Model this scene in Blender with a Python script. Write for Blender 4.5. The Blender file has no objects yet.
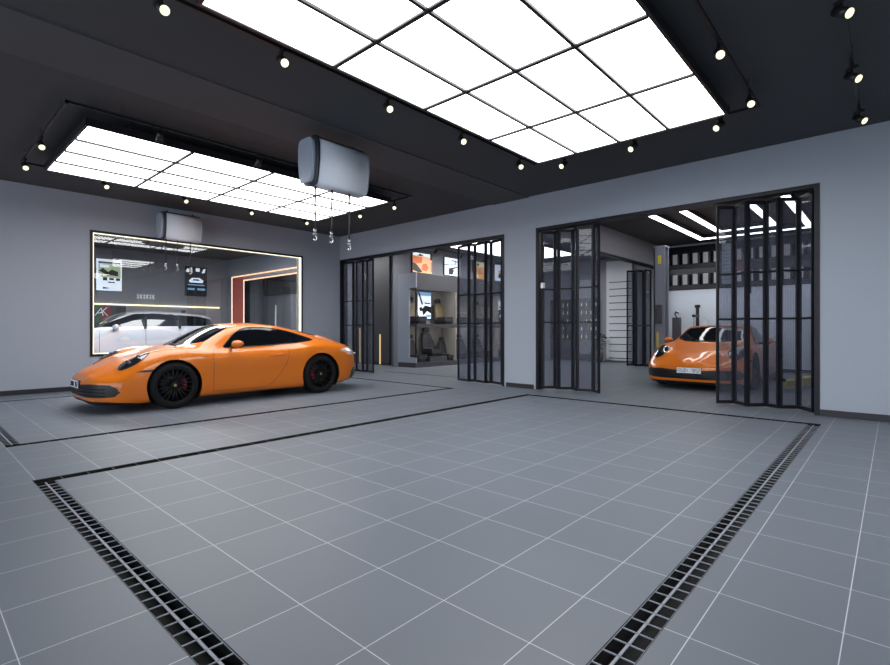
import bpy, bmesh, math, random
import numpy as np
from mathutils import Vector, Matrix
random.seed(4)
PI = math.pi
SC = bpy.context.scene
COL = SC.collection

# ------------------------------------------------------------------ materials
def mat(name, col=(.5,.5,.5), rough=.5, metal=0., spec=.5, emis=None, es=0., coat=0., trans=0., bump=0., bscale=60.):
    m = bpy.data.materials.new(name); m.use_nodes = True
    nt = m.node_tree; b = nt.nodes['Principled BSDF']
    b.inputs['Base Color'].default_value = (*col, 1)
    b.inputs['Roughness'].default_value = rough
    b.inputs['Metallic'].default_value = metal
    b.inputs['Specular IOR Level'].default_value = spec
    b.inputs['Coat Weight'].default_value = coat
    b.inputs['Coat Roughness'].default_value = .04
    if trans: b.inputs['Transmission Weight'].default_value = trans
    if emis:
        b.inputs['Emission Color'].default_value = (*emis, 1)
        b.inputs['Emission Strength'].default_value = es
    # subtle procedural variation so nothing is perfectly flat
    tc = nt.nodes.new('ShaderNodeTexCoord'); n = nt.nodes.new('ShaderNodeTexNoise')
    n.inputs['Scale'].default_value = bscale; n.inputs['Detail'].default_value = 3
    nt.links.new(tc.outputs['Object'], n.inputs['Vector'])
    if bump:
        bp = nt.nodes.new('ShaderNodeBump'); bp.inputs['Strength'].default_value = bump; bp.inputs['Distance'].default_value = .005
        nt.links.new(n.outputs['Fac'], bp.inputs['Height']); nt.links.new(bp.outputs['Normal'], b.inputs['Normal'])
    else:
        mr = nt.nodes.new('ShaderNodeMapRange')
        mr.inputs['To Min'].default_value = rough*.92; mr.inputs['To Max'].default_value = min(1, rough*1.08)
        nt.links.new(n.outputs['Fac'], mr.inputs['Value']); nt.links.new(mr.outputs['Result'], b.inputs['Roughness'])
    return m

M = {}
M['wall']   = mat('wall paint', (.335,.375,.435), .55, bump=.05, bscale=25)
M['wall2']  = mat('workshop white wall', (.66,.72,.80), .5, bump=.04, bscale=25)
M['wallin'] = mat('inner grey wall', (.27,.275,.31), .55, bump=.05, bscale=25)
M['ceil']   = mat('ceiling black paint', (.062,.065,.070), .8, bump=.1, bscale=30)
M['beam']   = mat('beam paint', (.085,.087,.092), .8, bump=.1, bscale=30)
M['black']  = mat('black metal', (.012,.012,.014), .4)
M['frame']  = mat('door frame metal', (.009,.010,.015), .42, spec=.3)
M['skirt']  = mat('dark skirting', (.018,.019,.024), .4)
M['panel']  = mat('light diffuser', (.9,.9,.9), .6, emis=(1,1,1), es=6.0)
M['led']    = mat('white led', (.9,.9,.9), .6, emis=(1,1,1), es=8)
M['ledrack']= mat('rack led', (.9,.9,.9), .6, emis=(.93,.97,1), es=15)
M['fillbay'] = mat('added bay fill', (.9,.9,.9), .6, emis=(1,1,1), es=21)  # glow of the lamp added to brighten the bay
M['ledcab'] = mat('cabinet led', (.9,.9,.9), .6, emis=(1,.97,.9), es=9)
M['ledw']   = mat('warm led', (.9,.85,.6), .6, emis=(1,.86,.52), es=2.2)
M['ledwin'] = mat('window led edge', (.9,.85,.7), .6, emis=(1,.93,.72), es=1.3)
M['ledred'] = mat('red led edge', (.9,.4,.2), .6, emis=(1,.62,.38), es=1.6)
M['lens']   = mat('spot lens', (.9,.9,.7), .3, emis=(1,.93,.56), es=1.25)
M['paint']  = mat('orange car paint', (.70,.170,.004), .36, coat=.75, spec=.35, bscale=400)
M['white_paint'] = mat('white car paint', (.50,.50,.54), .35, coat=.8)
M['cglass'] = mat('car glass', (.004,.005,.007), .06, spec=.6)
M['tyre']   = mat('tyre rubber', (.008,.008,.009), .8, spec=.25)
M['rim']    = mat('black rim', (.006,.006,.007), .55, spec=.2)
M['disc']   = mat('brake disc', (.03,.03,.032), .45, metal=.5)
M['caliper']= mat('red caliper', (.42,.01,.05), .4)
M['crest']  = mat('crest', (.5,.35,.12), .4, metal=.6)
M['trimb']  = mat('black plastic', (.008,.008,.010), .45)
M['plate']  = mat('plate white', (.88,.90,.95), .4)
M['ink']    = mat('plate ink', (.01,.012,.03), .5)
M['plateblue']=mat('plate blue', (.02,.08,.4), .5)
M['lamp']   = mat('headlamp lens', (.012,.013,.016), .05, coat=1.0, spec=.8)
M['lampin'] = mat('headlamp projector', (.10,.11,.13), .2, metal=1)
M['tail']   = mat('tail lamp', (.72,.58,.58), .12, coat=1)  # paled so the colour carries the white reflection on the lens
M['hoist']  = mat('reel plastic', (.70,.76,.84), .35, bscale=80)
M['hoistd'] = mat('reel end dark', (.035,.04,.055), .4)
M['hoistc'] = mat('reel end cap', (.30,.35,.43), .4)
M['steel']  = mat('steel', (.5,.51,.53), .28, metal=1)
M['cord']   = mat('cord', (.02,.02,.025), .5)
M['dark']   = mat('dark cladding', (.050,.050,.058), .5)
M['dgrey']  = mat('fascia grey', (.060,.060,.072), .5)
M['cream']  = mat('cabinet lining', (.36,.34,.30), .6)
M['cabw']   = mat('cabinet white', (.34,.37,.44), .5)
M['leather']= mat('seat leather', (.045,.044,.055), .4, bump=.3, bscale=90)
M['leatherb']=mat('seat leather brown', (.15,.115,.06), .4, bump=.3, bscale=90)
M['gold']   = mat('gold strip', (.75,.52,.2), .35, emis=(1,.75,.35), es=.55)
M['grate']  = mat('grate steel', (.26,.28,.33), .5)
M['grated'] = mat('grate black steel', (.014,.015,.018), .5)
M['trench'] = mat('trench', (.004,.004,.005), .9)
M['slat']   = mat('slat board', (.66,.68,.74), .4)
M['red']    = mat('red cladding', (.92,.115,.032), .5)
M['post']   = mat('lift post', (.19,.20,.25), .45)
M['yellow'] = mat('lift yellow', (.62,.50,.03), .45)
M['can']    = mat('can dark', (.012,.013,.02), .4)
M['canlabel']=mat('can label', (.62,.63,.66), .5)
M['rack']   = mat('rack metal', (.045,.048,.06), .5)
M['leaf']   = mat('leaf green', (.015,.05,.02), .5)
M['pot']    = mat('pot', (.12,.12,.13), .5)
M['greens'] = mat('green stripe', (.01,.10,.05), .5)
M['reds']   = mat('red stripe', (.22,.02,.015), .5)
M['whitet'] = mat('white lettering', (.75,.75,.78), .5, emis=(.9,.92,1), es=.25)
M['lit_white'] = mat('print white', (.8,.85,.9), .5, emis=(.8,.9,1), es=.85)
M['lit_blue']  = mat('print blue', (.2,.4,.6), .5, emis=(.25,.5,.8), es=.5)
M['lit_dark']  = mat('print dark', (.01,.015,.02), .4)
M['lit_orange']= mat('print orange', (.7,.2,.08), .5, emis=(.85,.22,.08), es=.5)
M['lit_peach'] = mat('print peach', (.8,.45,.25), .5, emis=(.95,.5,.28), es=.7)
M['lit_gold']  = mat('print gold', (.7,.4,.12), .5, emis=(.8,.45,.15), es=.6)
M['lit_cream'] = mat('print cream', (.8,.75,.5), .5, emis=(.95,.88,.55), es=.6)
M['lit_green'] = mat('print pale green', (.4,.5,.3), .5, emis=(.5,.6,.35), es=.5)
M['lit_bott']  = mat('backlit shelf', (.8,.75,.4), .5, emis=(1,.9,.55), es=.9)

def glass_mat(name, tint, haze, hcol, refl=1.45, stripes=False):
    m = bpy.data.materials.new(name); m.use_nodes = True; nt = m.node_tree
    for n in list(nt.nodes): nt.nodes.remove(n)
    out = nt.nodes.new('ShaderNodeOutputMaterial'); tr = nt.nodes.new('ShaderNodeBsdfTransparent')
    tr.inputs['Color'].default_value = (*tint, 1)
    df = nt.nodes.new('ShaderNodeBsdfDiffuse'); df.inputs['Color'].default_value = (*hcol, 1)
    mx = nt.nodes.new('ShaderNodeMixShader'); mx.inputs[0].default_value = haze
    nt.links.new(tr.outputs[0], mx.inputs[1]); nt.links.new(df.outputs[0], mx.inputs[2])
    gl = nt.nodes.new('ShaderNodeBsdfGlossy'); gl.inputs['Roughness'].default_value = 0
    fr = nt.nodes.new('ShaderNodeFresnel'); fr.inputs['IOR'].default_value = refl
    # thickness is modelled with two faces: take the same Fresnel weight seen from behind
    geo = nt.nodes.new('ShaderNodeNewGeometry')
    vm = nt.nodes.new('ShaderNodeVectorMath'); vm.operation = 'DOT_PRODUCT'
    ab = nt.nodes.new('ShaderNodeMath'); ab.operation = 'ABSOLUTE'
    nt.links.new(geo.outputs['Normal'], vm.inputs[0]); nt.links.new(geo.outputs['Incoming'], vm.inputs[1])
    nt.links.new(vm.outputs['Value'], ab.inputs[0])
    om = nt.nodes.new('ShaderNodeMath'); om.operation = 'SUBTRACT'; om.inputs[0].default_value = 1
    nt.links.new(ab.outputs[0], om.inputs[1])
    pw = nt.nodes.new('ShaderNodeMath'); pw.operation = 'POWER'; pw.inputs[1].default_value = 5
    nt.links.new(om.outputs[0], pw.inputs[0])
    r0 = ((refl-1)/(refl+1))**2
    ma = nt.nodes.new('ShaderNodeMath'); ma.operation = 'MULTIPLY_ADD'; ma.inputs[1].default_value = 1-r0; ma.inputs[2].default_value = r0
    nt.links.new(pw.outputs[0], ma.inputs[0]); nt.nodes.remove(fr)
    mg = nt.nodes.new('ShaderNodeMixShader')
    nt.links.new(ma.outputs[0], mg.inputs[0]); nt.links.new(mx.outputs[0], mg.inputs[1]); nt.links.new(gl.outputs[0], mg.inputs[2])
    if stripes:   # woven/reeded vertical lines inside the sheet
        tc = nt.nodes.new('ShaderNodeTexCoord'); uv = nt.nodes.new('ShaderNodeUVMap')
        sp = nt.nodes.new('ShaderNodeSeparateXYZ'); nt.links.new(uv.outputs[0], sp.inputs[0])
        mu = nt.nodes.new('ShaderNodeMath'); mu.operation = 'MULTIPLY'; mu.inputs[1].default_value = 2*PI/.022
        sn = nt.nodes.new('ShaderNodeMath'); sn.operation = 'SINE'
        nt.links.new(sp.outputs[0], mu.inputs[0]); nt.links.new(mu.outputs[0], sn.inputs[0])
        mr = nt.nodes.new('ShaderNodeMapRange'); mr.inputs['From Min'].default_value = -1
        mr.inputs['To Min'].default_value = haze*.6; mr.inputs['To Max'].default_value = haze*1.4
        nt.links.new(sn.outputs[0], mr.inputs['Value']); nt.links.new(mr.outputs['Result'], mx.inputs[0])
    nt.links.new(mg.outputs[0], out.inputs['Surface'])
    return m
M['wglass'] = glass_mat('window glass', (.93,.95,.97), .01, (.3,.3,.33), 1.8)
M['dglass'] = glass_mat('tinted door glass', (.74,.76,.81), .20, (.17,.18,.225), 1.35, True)

def floor_material():
    m = bpy.data.materials.new('floor tiles'); m.use_nodes = True; nt = m.node_tree
    b = nt.nodes['Principled BSDF']; N = nt.nodes.new; L = nt.links.new
    tc = N('ShaderNodeTexCoord'); sp = N('ShaderNodeSeparateXYZ'); L(tc.outputs['Object'], sp.inputs[0])
    T = .4205
    def line(ax, off):
        a = N('ShaderNodeMath'); a.operation = 'ADD'; a.inputs[1].default_value = -off + 100*T; L(sp.outputs[ax], a.inputs[0])
        d = N('ShaderNodeMath'); d.operation = 'DIVIDE'; d.inputs[1].default_value = T; L(a.outputs[0], d.inputs[0])
        f = N('ShaderNodeMath'); f.operation = 'FRACT'; L(d.outputs[0], f.inputs[0])
        s = N('ShaderNodeMath'); s.operation = 'SUBTRACT'; s.inputs[1].default_value = .5; L(f.outputs[0], s.inputs[0])
        ab = N('ShaderNodeMath'); ab.operation = 'ABSOLUTE'; L(s.outputs[0], ab.inputs[0])
        g = N('ShaderNodeMath'); g.operation = 'GREATER_THAN'; g.inputs[1].default_value = .5 - .0018/T; L(ab.outputs[0], g.inputs[0])
        fl = N('ShaderNodeMath'); fl.operation = 'FLOOR'; L(d.outputs[0], fl.inputs[0])
        return g, fl
    gx, fx = line(0, 1.119); gy, fy = line(1, .140)
    mx = N('ShaderNodeMath'); mx.operation = 'MAXIMUM'; L(gx.outputs[0], mx.inputs[0]); L(gy.outputs[0], mx.inputs[1])
    cb = N('ShaderNodeCombineXYZ'); L(fx.outputs[0], cb.inputs[0]); L(fy.outputs[0], cb.inputs[1])
    wn = N('ShaderNodeTexWhiteNoise'); L(cb.outputs[0], wn.inputs['Vector'])
    n = N('ShaderNodeTexNoise'); n.inputs['Scale'].default_value = 1.1; n.inputs['Detail'].default_value = 4; L(tc.outputs['Object'], n.inputs['Vector'])
    av = N('ShaderNodeMath'); av.operation = 'MULTIPLY_ADD'; av.inputs[1].default_value = .25; L(wn.outputs['Value'], av.inputs[0]); L(n.outputs['Fac'], av.inputs[2])
    cr = N('ShaderNodeMapRange'); cr.inputs['From Min'].default_value = .2; cr.inputs['From Max'].default_value = .95; L(av.outputs[0], cr.inputs['Value'])
    c = N('ShaderNodeMix'); c.data_type = 'RGBA'; L(cr.outputs['Result'], c.inputs['Factor'])
    c.inputs['A'].default_value = (.120,.140,.168,1); c.inputs['B'].default_value = (.142,.163,.195,1)
    c2 = N('ShaderNodeMix'); c2.data_type = 'RGBA'; L(mx.outputs[0], c2.inputs['Factor']); L(c.outputs['Result'], c2.inputs['A'])
    c2.inputs['B'].default_value = (.50,.53,.60,1)
    L(c2.outputs['Result'], b.inputs['Base Color'])
    rr = N('ShaderNodeMapRange'); rr.inputs['To Min'].default_value = .40; rr.inputs['To Max'].default_value = .52; L(n.outputs['Fac'], rr.inputs['Value'])
    L(rr.outputs['Result'], b.inputs['Roughness'])
    b.inputs['Specular IOR Level'].default_value = .45
    bp = N('ShaderNodeBump'); bp.invert = True; bp.inputs['Strength'].default_value = .15; bp.inputs['Distance'].default_value = .002
    L(mx.outputs[0], bp.inputs['Height']); L(bp.outputs['Normal'], b.inputs['Normal'])
    return m
M['floor'] = floor_material()

# ------------------------------------------------------------------ mesh builder
class MB:
    def __init__(s): s.bm = bmesh.new(); s.mats = []
    def mi(s, m):
        m = M[m] if isinstance(m, str) else m
        if m not in s.mats: s.mats.append(m)
        return s.mats.index(m)
    def _fin(s, vs, m, smooth=False):
        i = s.mi(m)
        fs = {f for v in vs for f in v.link_faces}
        for f in fs: f.material_index = i; f.smooth = smooth
    def box(s, x0, x1, y0, y1, z0, z1, m, bev=0, rot=None):
        r = bmesh.ops.create_cube(s.bm, size=1)
        vs = r['verts']
        for v in vs: v.co = Vector(((x0+x1)/2+v.co.x*(x1-x0), (y0+y1)/2+v.co.y*(y1-y0), (z0+z1)/2+v.co.z*(z1-z0)))
        if bev:
            es = list({e for v in vs for e in v.link_edges})
            k = bmesh.ops.bevel(s.bm, geom=es, offset=bev, segments=2, affect='EDGES', profile=.6)
            vs = list({v for f in k['faces'] for v in f.verts} | {v for v in vs if v.is_valid})
        if rot is not None:
            bmesh.ops.transform(s.bm, matrix=rot, verts=vs)
        s._fin(vs, m); return vs
    def cyl(s, p0, p1, r0, m, r1=None, seg=20, smooth=True):
        p0 = Vector(p0); p1 = Vector(p1); r1 = r0 if r1 is None else r1
        d = p1-p0; q = d.to_track_quat('Z', 'Y').to_matrix().to_4x4()
        mt = Matrix.Translation((p0+p1)/2) @ q
        r = bmesh.ops.create_cone(s.bm, cap_ends=True, segments=seg, radius1=r0, radius2=r1, depth=d.length, matrix=mt)
        s._fin(r['verts'], m)
        if smooth:
            for f in {f for v in r['verts'] for f in v.link_faces}:
                if len(f.verts) == 4: f.smooth = True
    def sph(s, c, r, m, sc=(1,1,1), seg=20):
        mt = Matrix.Translation(c) @ Matrix.Diagonal((sc[0], sc[1], sc[2], 1))
        q = bmesh.ops.create_uvsphere(s.bm, u_segments=seg, v_segments=seg//2, radius=r, matrix=mt)
        s._fin(q['verts'], m, True)
    def tube(s, pts, r, m, seg=8):
        pts = [Vector(p) for p in pts]; rings = []
        for i, p in enumerate(pts):
            t = (pts[min(i+1, len(pts)-1)]-pts[max(i-1, 0)]).normalized()
            a = t.orthogonal().normalized() if i == 0 else (pa - t*pa.dot(t)).normalized()
            pa = a; b = t.cross(a)
            rings.append([s.bm.verts.new(p+(a*math.cos(2*PI*k/seg)+b*math.sin(2*PI*k/seg))*r) for k in range(seg)])
        i = s.mi(m)
        for a, b in zip(rings, rings[1:]):
            for k in range(seg):
                f = s.bm.faces.new((a[k], a[(k+1) % seg], b[(k+1) % seg], b[k])); f.smooth = True; f.material_index = i
        for rg in (rings[0][::-1], rings[-1]):
            f = s.bm.faces.new(rg); f.material_index = i
    def prism(s, poly, axis, a0, a1, m, smooth=False):
        """poly: 2-D outline; axis: extrusion axis. other two axes in cyclic order x->y->z without axis"""
        def P(u, v, a):
            return {'x': (a, u, v), 'y': (u, a, v), 'z': (u, v, a)}[axis]
        A = [s.bm.verts.new(P(u, v, a0)) for u, v in poly]; B = [s.bm.verts.new(P(u, v, a1)) for u, v in poly]
        i = s.mi(m); n = len(poly); fs = [s.bm.faces.new(A), s.bm.faces.new(B[::-1])]
        for k in range(n):
            f = s.bm.faces.new((A[k], B[k], B[(k+1) % n], A[(k+1) % n])); f.smooth = smooth; fs.append(f)
        for f in fs: f.material_index = i
        bmesh.ops.recalc_face_normals(s.bm, faces=fs)
    def lathe(s, prof, m, axis='y', c=(0,0,0), seg=48, mats=None):
        """prof: (radius, offset along axis)"""
        rings = []
        for r, o in prof:
            ring = []
            for k in range(seg):
                a = 2*PI*k/seg; u, v = r*math.cos(a), r*math.sin(a)
                p = {'y': (u, o, v), 'x': (o, u, v), 'z': (u, v, o)}[axis]
                ring.append(s.bm.verts.new((p[0]+c[0], p[1]+c[1], p[2]+c[2])))
            rings.append(ring)
        fs = []
        for q, (a, b) in enumerate(zip(rings, rings[1:])):
            i = s.mi(mats[q] if mats else m)
            for k in range(seg):
                f = s.bm.faces.new((a[k], a[(k+1) % seg], b[(k+1) % seg], b[k])); f.smooth = True; f.material_index = i; fs.append(f)
        bmesh.ops.recalc_face_normals(s.bm, faces=fs)
    def build(s, name, parent=None, loc=None, label=None):
        me = bpy.data.meshes.new(name); s.bm.to_mesh(me); s.bm.free()
        for m in s.mats: me.materials.append(m)
        o = bpy.data.objects.new(name, me); COL.objects.link(o)
        if parent: o.parent = parent
        if loc: o.location = loc
        if label: o['label'] = label
        return o

def tag(o, label, cat, group=None, kind=None):
    o['label'] = label; o['category'] = cat
    if group: o['group'] = group
    if kind: o['kind'] = kind
    return o
def thing(name, label, cat, loc=(0,0,0), rz=0., group=None):
    o = bpy.data.objects.new(name, None); o.empty_display_size = .1; COL.objects.link(o)
    o.location = loc; o.rotation_euler = (0, 0, rz)
    return tag(o, label, cat, group)
def struct(o, label=None, cat=None):
    o['kind'] = 'structure'
    if label: o['label'] = label
    if cat: o['category'] = cat
    return o
def copy_tree(o, parent=None):
    c = o.copy(); COL.objects.link(c)
    if parent is not None: c.parent = parent
    for ch in list(o.children): copy_tree(ch, c)
    return c
ORD = ['first','second','third','fourth','fifth','sixth','seventh','eighth','ninth','tenth','eleventh','twelfth','thirteenth','fourteenth','fifteenth','sixteenth']

# ------------------------------------------------------------------ room constants
XR, YL, ZC = 8.22, 11.38, 3.72      # right wall plane, left wall plane, ceiling height
TH = .20

# ------------------------------------------------------------------ floor with trenches cut out
# trench rectangles: (x0,x1,y0,y1)
TR = [(.68,.80,-1.6,4.70), (.68,7.48,4.70,4.82), (-1.8,7.36,.65,.775), (7.36,7.48,.65,4.70),
      (.70,.82,6.46,10.44), (.70,7.30,6.36,6.46), (.82,7.22,10.44,10.52), (7.22,7.30,6.46,10.52)]
THIN = [(8.98,9.03,7.2,10.4)]
def floor_mesh():
    xs = sorted({-6.0, 17.4} | {v for t in TR for v in t[:2]}); ys = sorted({-6.0, 20.0} | {v for t in TR for v in t[2:]})
    b = MB(); i = b.mi('floor'); V = {}
    def vt(x, y):
        if (x, y) not in V: V[(x, y)] = b.bm.verts.new((x, y, 0))
        return V[(x, y)]
    for x0, x1 in zip(xs, xs[1:]):
        for y0, y1 in zip(ys, ys[1:]):
            cx, cy = (x0+x1)/2, (y0+y1)/2
            if any(t[0] < cx < t[1] and t[2] < cy < t[3] for t in TR): continue
            f = b.bm.faces.new((vt(x0,y0), vt(x1,y0), vt(x1,y1), vt(x0,y1))); f.material_index = i
    return b.build('floor')
struct(floor_mesh())
b = MB()
b.box(-6.2,17.5,-6.2,20.2,-.25,-.10,'trench')  # unseen slab added below the floor to block light leaking in
for q in [(-6.2,-6.0,-6.2,20.2),(17.4,17.5,-6.2,20.2),(-6,17.4,-6.2,-6),(-6,17.4,20,20.2)]: b.box(*q,-.10,-.002,'trench')
struct(b.build('floor'))

def drain(t, label, cell, two=True):
    x0, x1, y0, y1 = t
    g = thing('floor_drain', label, 'drain', ((x0+x1)/2, (y0+y1)/2, 0), 0, 'black floor drains')
    hx, hy = (x1-x0)/2, (y1-y0)/2
    b = MB(); d = -.075
    for a in [(-hx,hx,-hy,hy,d-.01,d), (-hx,-hx+.003,-hy,hy,d,-.0002), (hx-.003,hx,-hy,hy,d,-.0002), (-hx,hx,-hy,-hy+.003,d,-.0002), (-hx,hx,hy-.003,hy,d,-.0002)]:
        b.box(*a, 'trench')
    b.build('channel', g)
    gm = 'grate' if two else 'grated'
    b = MB(); along_x = (x1-x0) > (y1-y0)
    L, W = (hx, hy) if along_x else (hy, hx)
    def bar(a0, a1, b0, b1, z0=-.006, z1=-.0015):
        if along_x: b.box(a0, a1, b0, b1, z0, z1, gm)
        else: b.box(b0, b1, a0, a1, z0, z1, gm)
    bar(-L, L, -W, -W+.005); bar(-L, L, W-.005, W)
    if two: bar(-L, L, -.005, .005)
    n = max(1, int(round(2*L/cell)))
    for k in range(n+1):
        p = -L + 2*L*k/n
        bar(max(-L, p-.0025), min(L, p+.0025), -W+.004, W-.004)
    b.build('grating', g)
drain(TR[0], 'two-row grated floor drain running from bottom left toward the orange car', .087)
drain(TR[1], 'grated floor drain crossing the floor in front of the orange car', .17, False)
drain(TR[2], 'two-row grated floor drain running from bottom centre to the right doorway', .087)
drain(TR[3], 'long floor drain lying parallel to the folding door wall', .17, False)
drain(TR[4], 'short floor drain at the left edge of the photo beside the car', .087)
drain(TR[5], 'thin floor drain just in front of the parked orange car', .17, False)
drain(TR[6], 'thin floor drain between orange car and the wall with the window', .17, False)
drain(TR[7], 'thin floor drain behind the tail of the parked orange car', .17, False)
b = MB(); b.box(8.98,9.03,7.2,10.4,0.0005,.004,'black')
tag(b.build('floor_strip'), 'thin black floor strip just inside the showroom doorway', 'floor strip')

# ------------------------------------------------------------------ shell
def shell(name, boxes, m):
    b = MB()
    for q in boxes: b.box(*q, m)
    return struct(b.build(name))
# right wall (x = XR) with two doorways and, beyond the left wall, the opening of the adjoining bay
A0, A1, AH = .73, 5.09, 3.09
B0, B1, BH = 5.83, 11.36, 3.07
C0, C1, CH = 13.3, 17.0, 2.92
Z1 = ZC
def x_pier(y0, y1, z0=0, z1=Z1): return (XR, XR+TH, y0, y1, z0, z1)
shell('wall_right', [x_pier(-6,A0), x_pier(A0,A1,AH), x_pier(A1,B0), x_pier(B0,B1,BH), x_pier(B1,C0), x_pier(C0,C1,CH), x_pier(C1,20)], 'wall')
WX0, WX1, WZ0, WZ1 = 2.46, 7.05, .63, 3.05
shell('wall_left', [(-6,WX0,YL,YL+.17,0,Z1), (WX1,XR,YL,YL+.17,0,Z1), (WX0,WX1,YL,YL+.17,0,WZ0), (WX0,WX1,YL,YL+.17,WZ1,Z1)], 'wall')
shell('wall_back', [(-6.2,-6,-6,-5.2,0,Z1), (-6.2,-6,-5.2,10.8,3.5,Z1), (-6.2,-6,10.8,20,0,Z1)], 'wall')  # wide gap added here to let in ambient sky light
shell('wall_near', [(-6,XR+TH,-6.2,-6,0,Z1)], 'wall')
shell('wall_far', [(-6,XR,18.35,18.5,0,Z1)], 'wallin')
shell('wall_passage', [(XR+TH,10.63,20,20.15,0,Z1)], 'wallin')
shell('wall_workshop_back', [(16.0,16.2,-2.6,5.35,0,Z1)], 'wall2')
shell('wall_workshop_side', [(XR+TH,8.75,5.35,5.5,0,Z1), (8.75,15.75,5.35,5.5,3.07,Z1), (15.75,16.2,5.35,5.5,0,Z1)], 'wallin')
shell('wall_workshop_near', [(XR+TH,16.2,-1.2,-1.0,0,Z1)], 'wall2')
shell('wall_showroom_back', [(17.3,17.45,5.35,12.2,0,Z1), (16.2,17.3,5.35,5.5,0,Z1)], 'wallin')
shell('wall_showroom_left', [(10.47,17.3,11.45,11.6,0,2.86), (10.47,17.3,10.93,11.6,2.865,Z1)], 'wallin')
shell('wall_passage_side', [(10.63,10.8,11.6,20,0,Z1)], 'wallin')
b = MB(); b.box(-6.2,17.5,-6.2,20.2,ZC,ZC+.15,'ceil'); struct(b.build('ceiling'))
b = MB(); b.box(-6,XR,5.25,6.1,3.705,ZC,'beam'); struct(b.build('trim_1'))
# baseboards
def bb(name, boxes):
    b = MB()
    for q in boxes: b.box(*q, 'skirt', bev=.003)
    struct(b.build(name))
bb('baseboard_right', [(XR-.015,XR,-6,A0-.002,0,.085), (XR-.015,XR,A1+.05,B0-.05,0,.085)])
bb('baseboard_left', [(-6,XR-.016,YL-.015,YL,0,.085)])
bb('baseboard_workshop', [(15.985,16.0,-1.0,5.34,0,.09)])
bb('baseboard_passage', [(10.60,10.63,13.95,17.4,0,.09)])

# door linings (black frames round the two doorways)
def lining(name, y0, y1, h, w=.05):
    b = MB(); x0, x1 = XR-.012, XR+TH+.012
    b.box(x0,x1,y0,y0+w,0,h,'frame'); b.box(x0,x1,y1-w,y1,0,h,'frame'); b.box(x0,x1,y0+w,y1-w,h-w*.9,h,'frame')
    struct(b.build(name))
lining('door_1', A0, A1, AH, .06); lining('door_2', B0, B1, BH, .05)
b = MB()
b.box(8.75,8.80,5.34,5.51,0,3.07,'frame'); b.box(15.70,15.75,5.34,5.51,0,3.07,'frame'); b.box(8.80,15.70,5.34,5.51,3.02,3.07,'frame')
struct(b.build('door_3'))

# window in left wall
w = bpy.data.objects.new('window_1', None); COL.objects.link(w); w['kind'] = 'structure'; w.location = (WX0, YL, WZ0)
WW, WH = WX1-WX0, WZ1-WZ0
b = MB(); t = .045
for q in [(0,t,-.02,.19,0,WH), (WW-t,WW,-.02,.19,0,WH), (t,WW-t,-.02,.19,0,t), (t,WW-t,-.02,.19,WH-t,WH)]: b.box(*q, 'frame')
b.build('window_frame', w)
b = MB(); t2 = t+.015
for q in [(t,t2,-.012,.02,t,WH-t), (WW-t2-.03,WW-t,-.012,.02,t,WH-t), (t2,WW-t2,-.012,.02,t,t2), (t2,WW-t2,-.012,.02,WH-t2,WH-t)]: b.box(*q, 'ledwin')
b.build('light_strip', w)
b = MB(); b.box(t2,WW-t2,.06,.068,t2,WH-t2,'wglass'); b.build('pane', w)

# red-clad opening of the adjoining bay
d = bpy.data.objects.new('door_4', None); COL.objects.link(d); d['kind'] = 'structure'; d.location = (XR, 17.0, 0)
b = MB(); b.box(-.03,TH,0,.88,0,3.02,'red'); b.build('cladding', d)
b = MB(); b.box(-.045,-.03,-.04,0.0,0,2.90,'ledwin'); b.box(-.045,-.03,.88,.93,0,3.06,'ledwin')
b.box(-.045,-.03,-3.9,.88,3.03,3.07,'ledred'); b.box(-.045,-.03,-3.9,0,2.86,2.90,'ledred'); b.build('light_strip', d)

# ------------------------------------------------------------------ folding doors
def folding(name, nodes, H, transoms, label, group='glazed folding doors', lock=False):
    ox, oy = nodes[0]
    g = thing(name, label, 'folding door', (ox, oy, 0), 0, group)
    for i, (p, q) in enumerate(zip(nodes, nodes[1:])):
        P = Vector((p[0]-ox, p[1]-oy)); Q = Vector((q[0]-ox, q[1]-oy)); Lw = (Q-P).length; ang = math.atan2(Q.y-P.y, Q.x-P.x)
        s = .028 if Lw < .2 else .036
        b = MB(); e = .004
        b.box(e, s, -.02, .02, .02, H, 'frame', .002); b.box(Lw-s, Lw-e, -.02, .02, .02, H, 'frame', .002)
        if Lw > 2*s+.01:
            for z in [(.02,.07), (H-.05,H)]+[(t-.014,t+.014) for t in transoms]: b.box(s, Lw-s, -.016, .016, z[0], z[1], 'frame')
        lf = b.build('leaf', g, (P.x, P.y, 0)); lf.rotation_euler = (0, 0, ang)
        if Lw > 2*s+.02:
            b = MB()
            vs = b.box(s, Lw-s, -.003, .003, .07, H-.05, 'dglass')
            uv = b.bm.loops.layers.uv.new('UVMap')
            for f in b.bm.faces:
                for l in f.loops: l[uv].uv = (l.vert.co.x, l.vert.co.z)
            # split into dozens of vertical strips not needed; stripes come from the UV in metres
            b.build('glass', lf)
    if lock:
        b = MB(); b.box(-.03,.03,-.06,.0,1.93,2.03,'plate',.004); o = b.build('lock', g, (-.03,-.03,0))
        o['label'] = 'small white magnetic lock'
    # bottom guide and top track
    return g
folding('folding_door', [(8.38,2.01),(8.54,1.80),(8.31,1.59),(8.53,1.39),(8.42,1.21),(8.58,1.0),(8.30,.80)][::-1], 3.02, [1.30,1.98],
        'black framed glass folding door standing in front of the second orange car')
folding('folding_door', [(8.25,5.00),(8.44,4.80),(8.33,4.67),(8.50,4.46),(8.33,4.29),(8.43,4.02),(8.28,3.84)], 3.02, [1.28,1.91],
        'black framed glass folding door at left jamb of the workshop doorway', lock=True)
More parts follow.
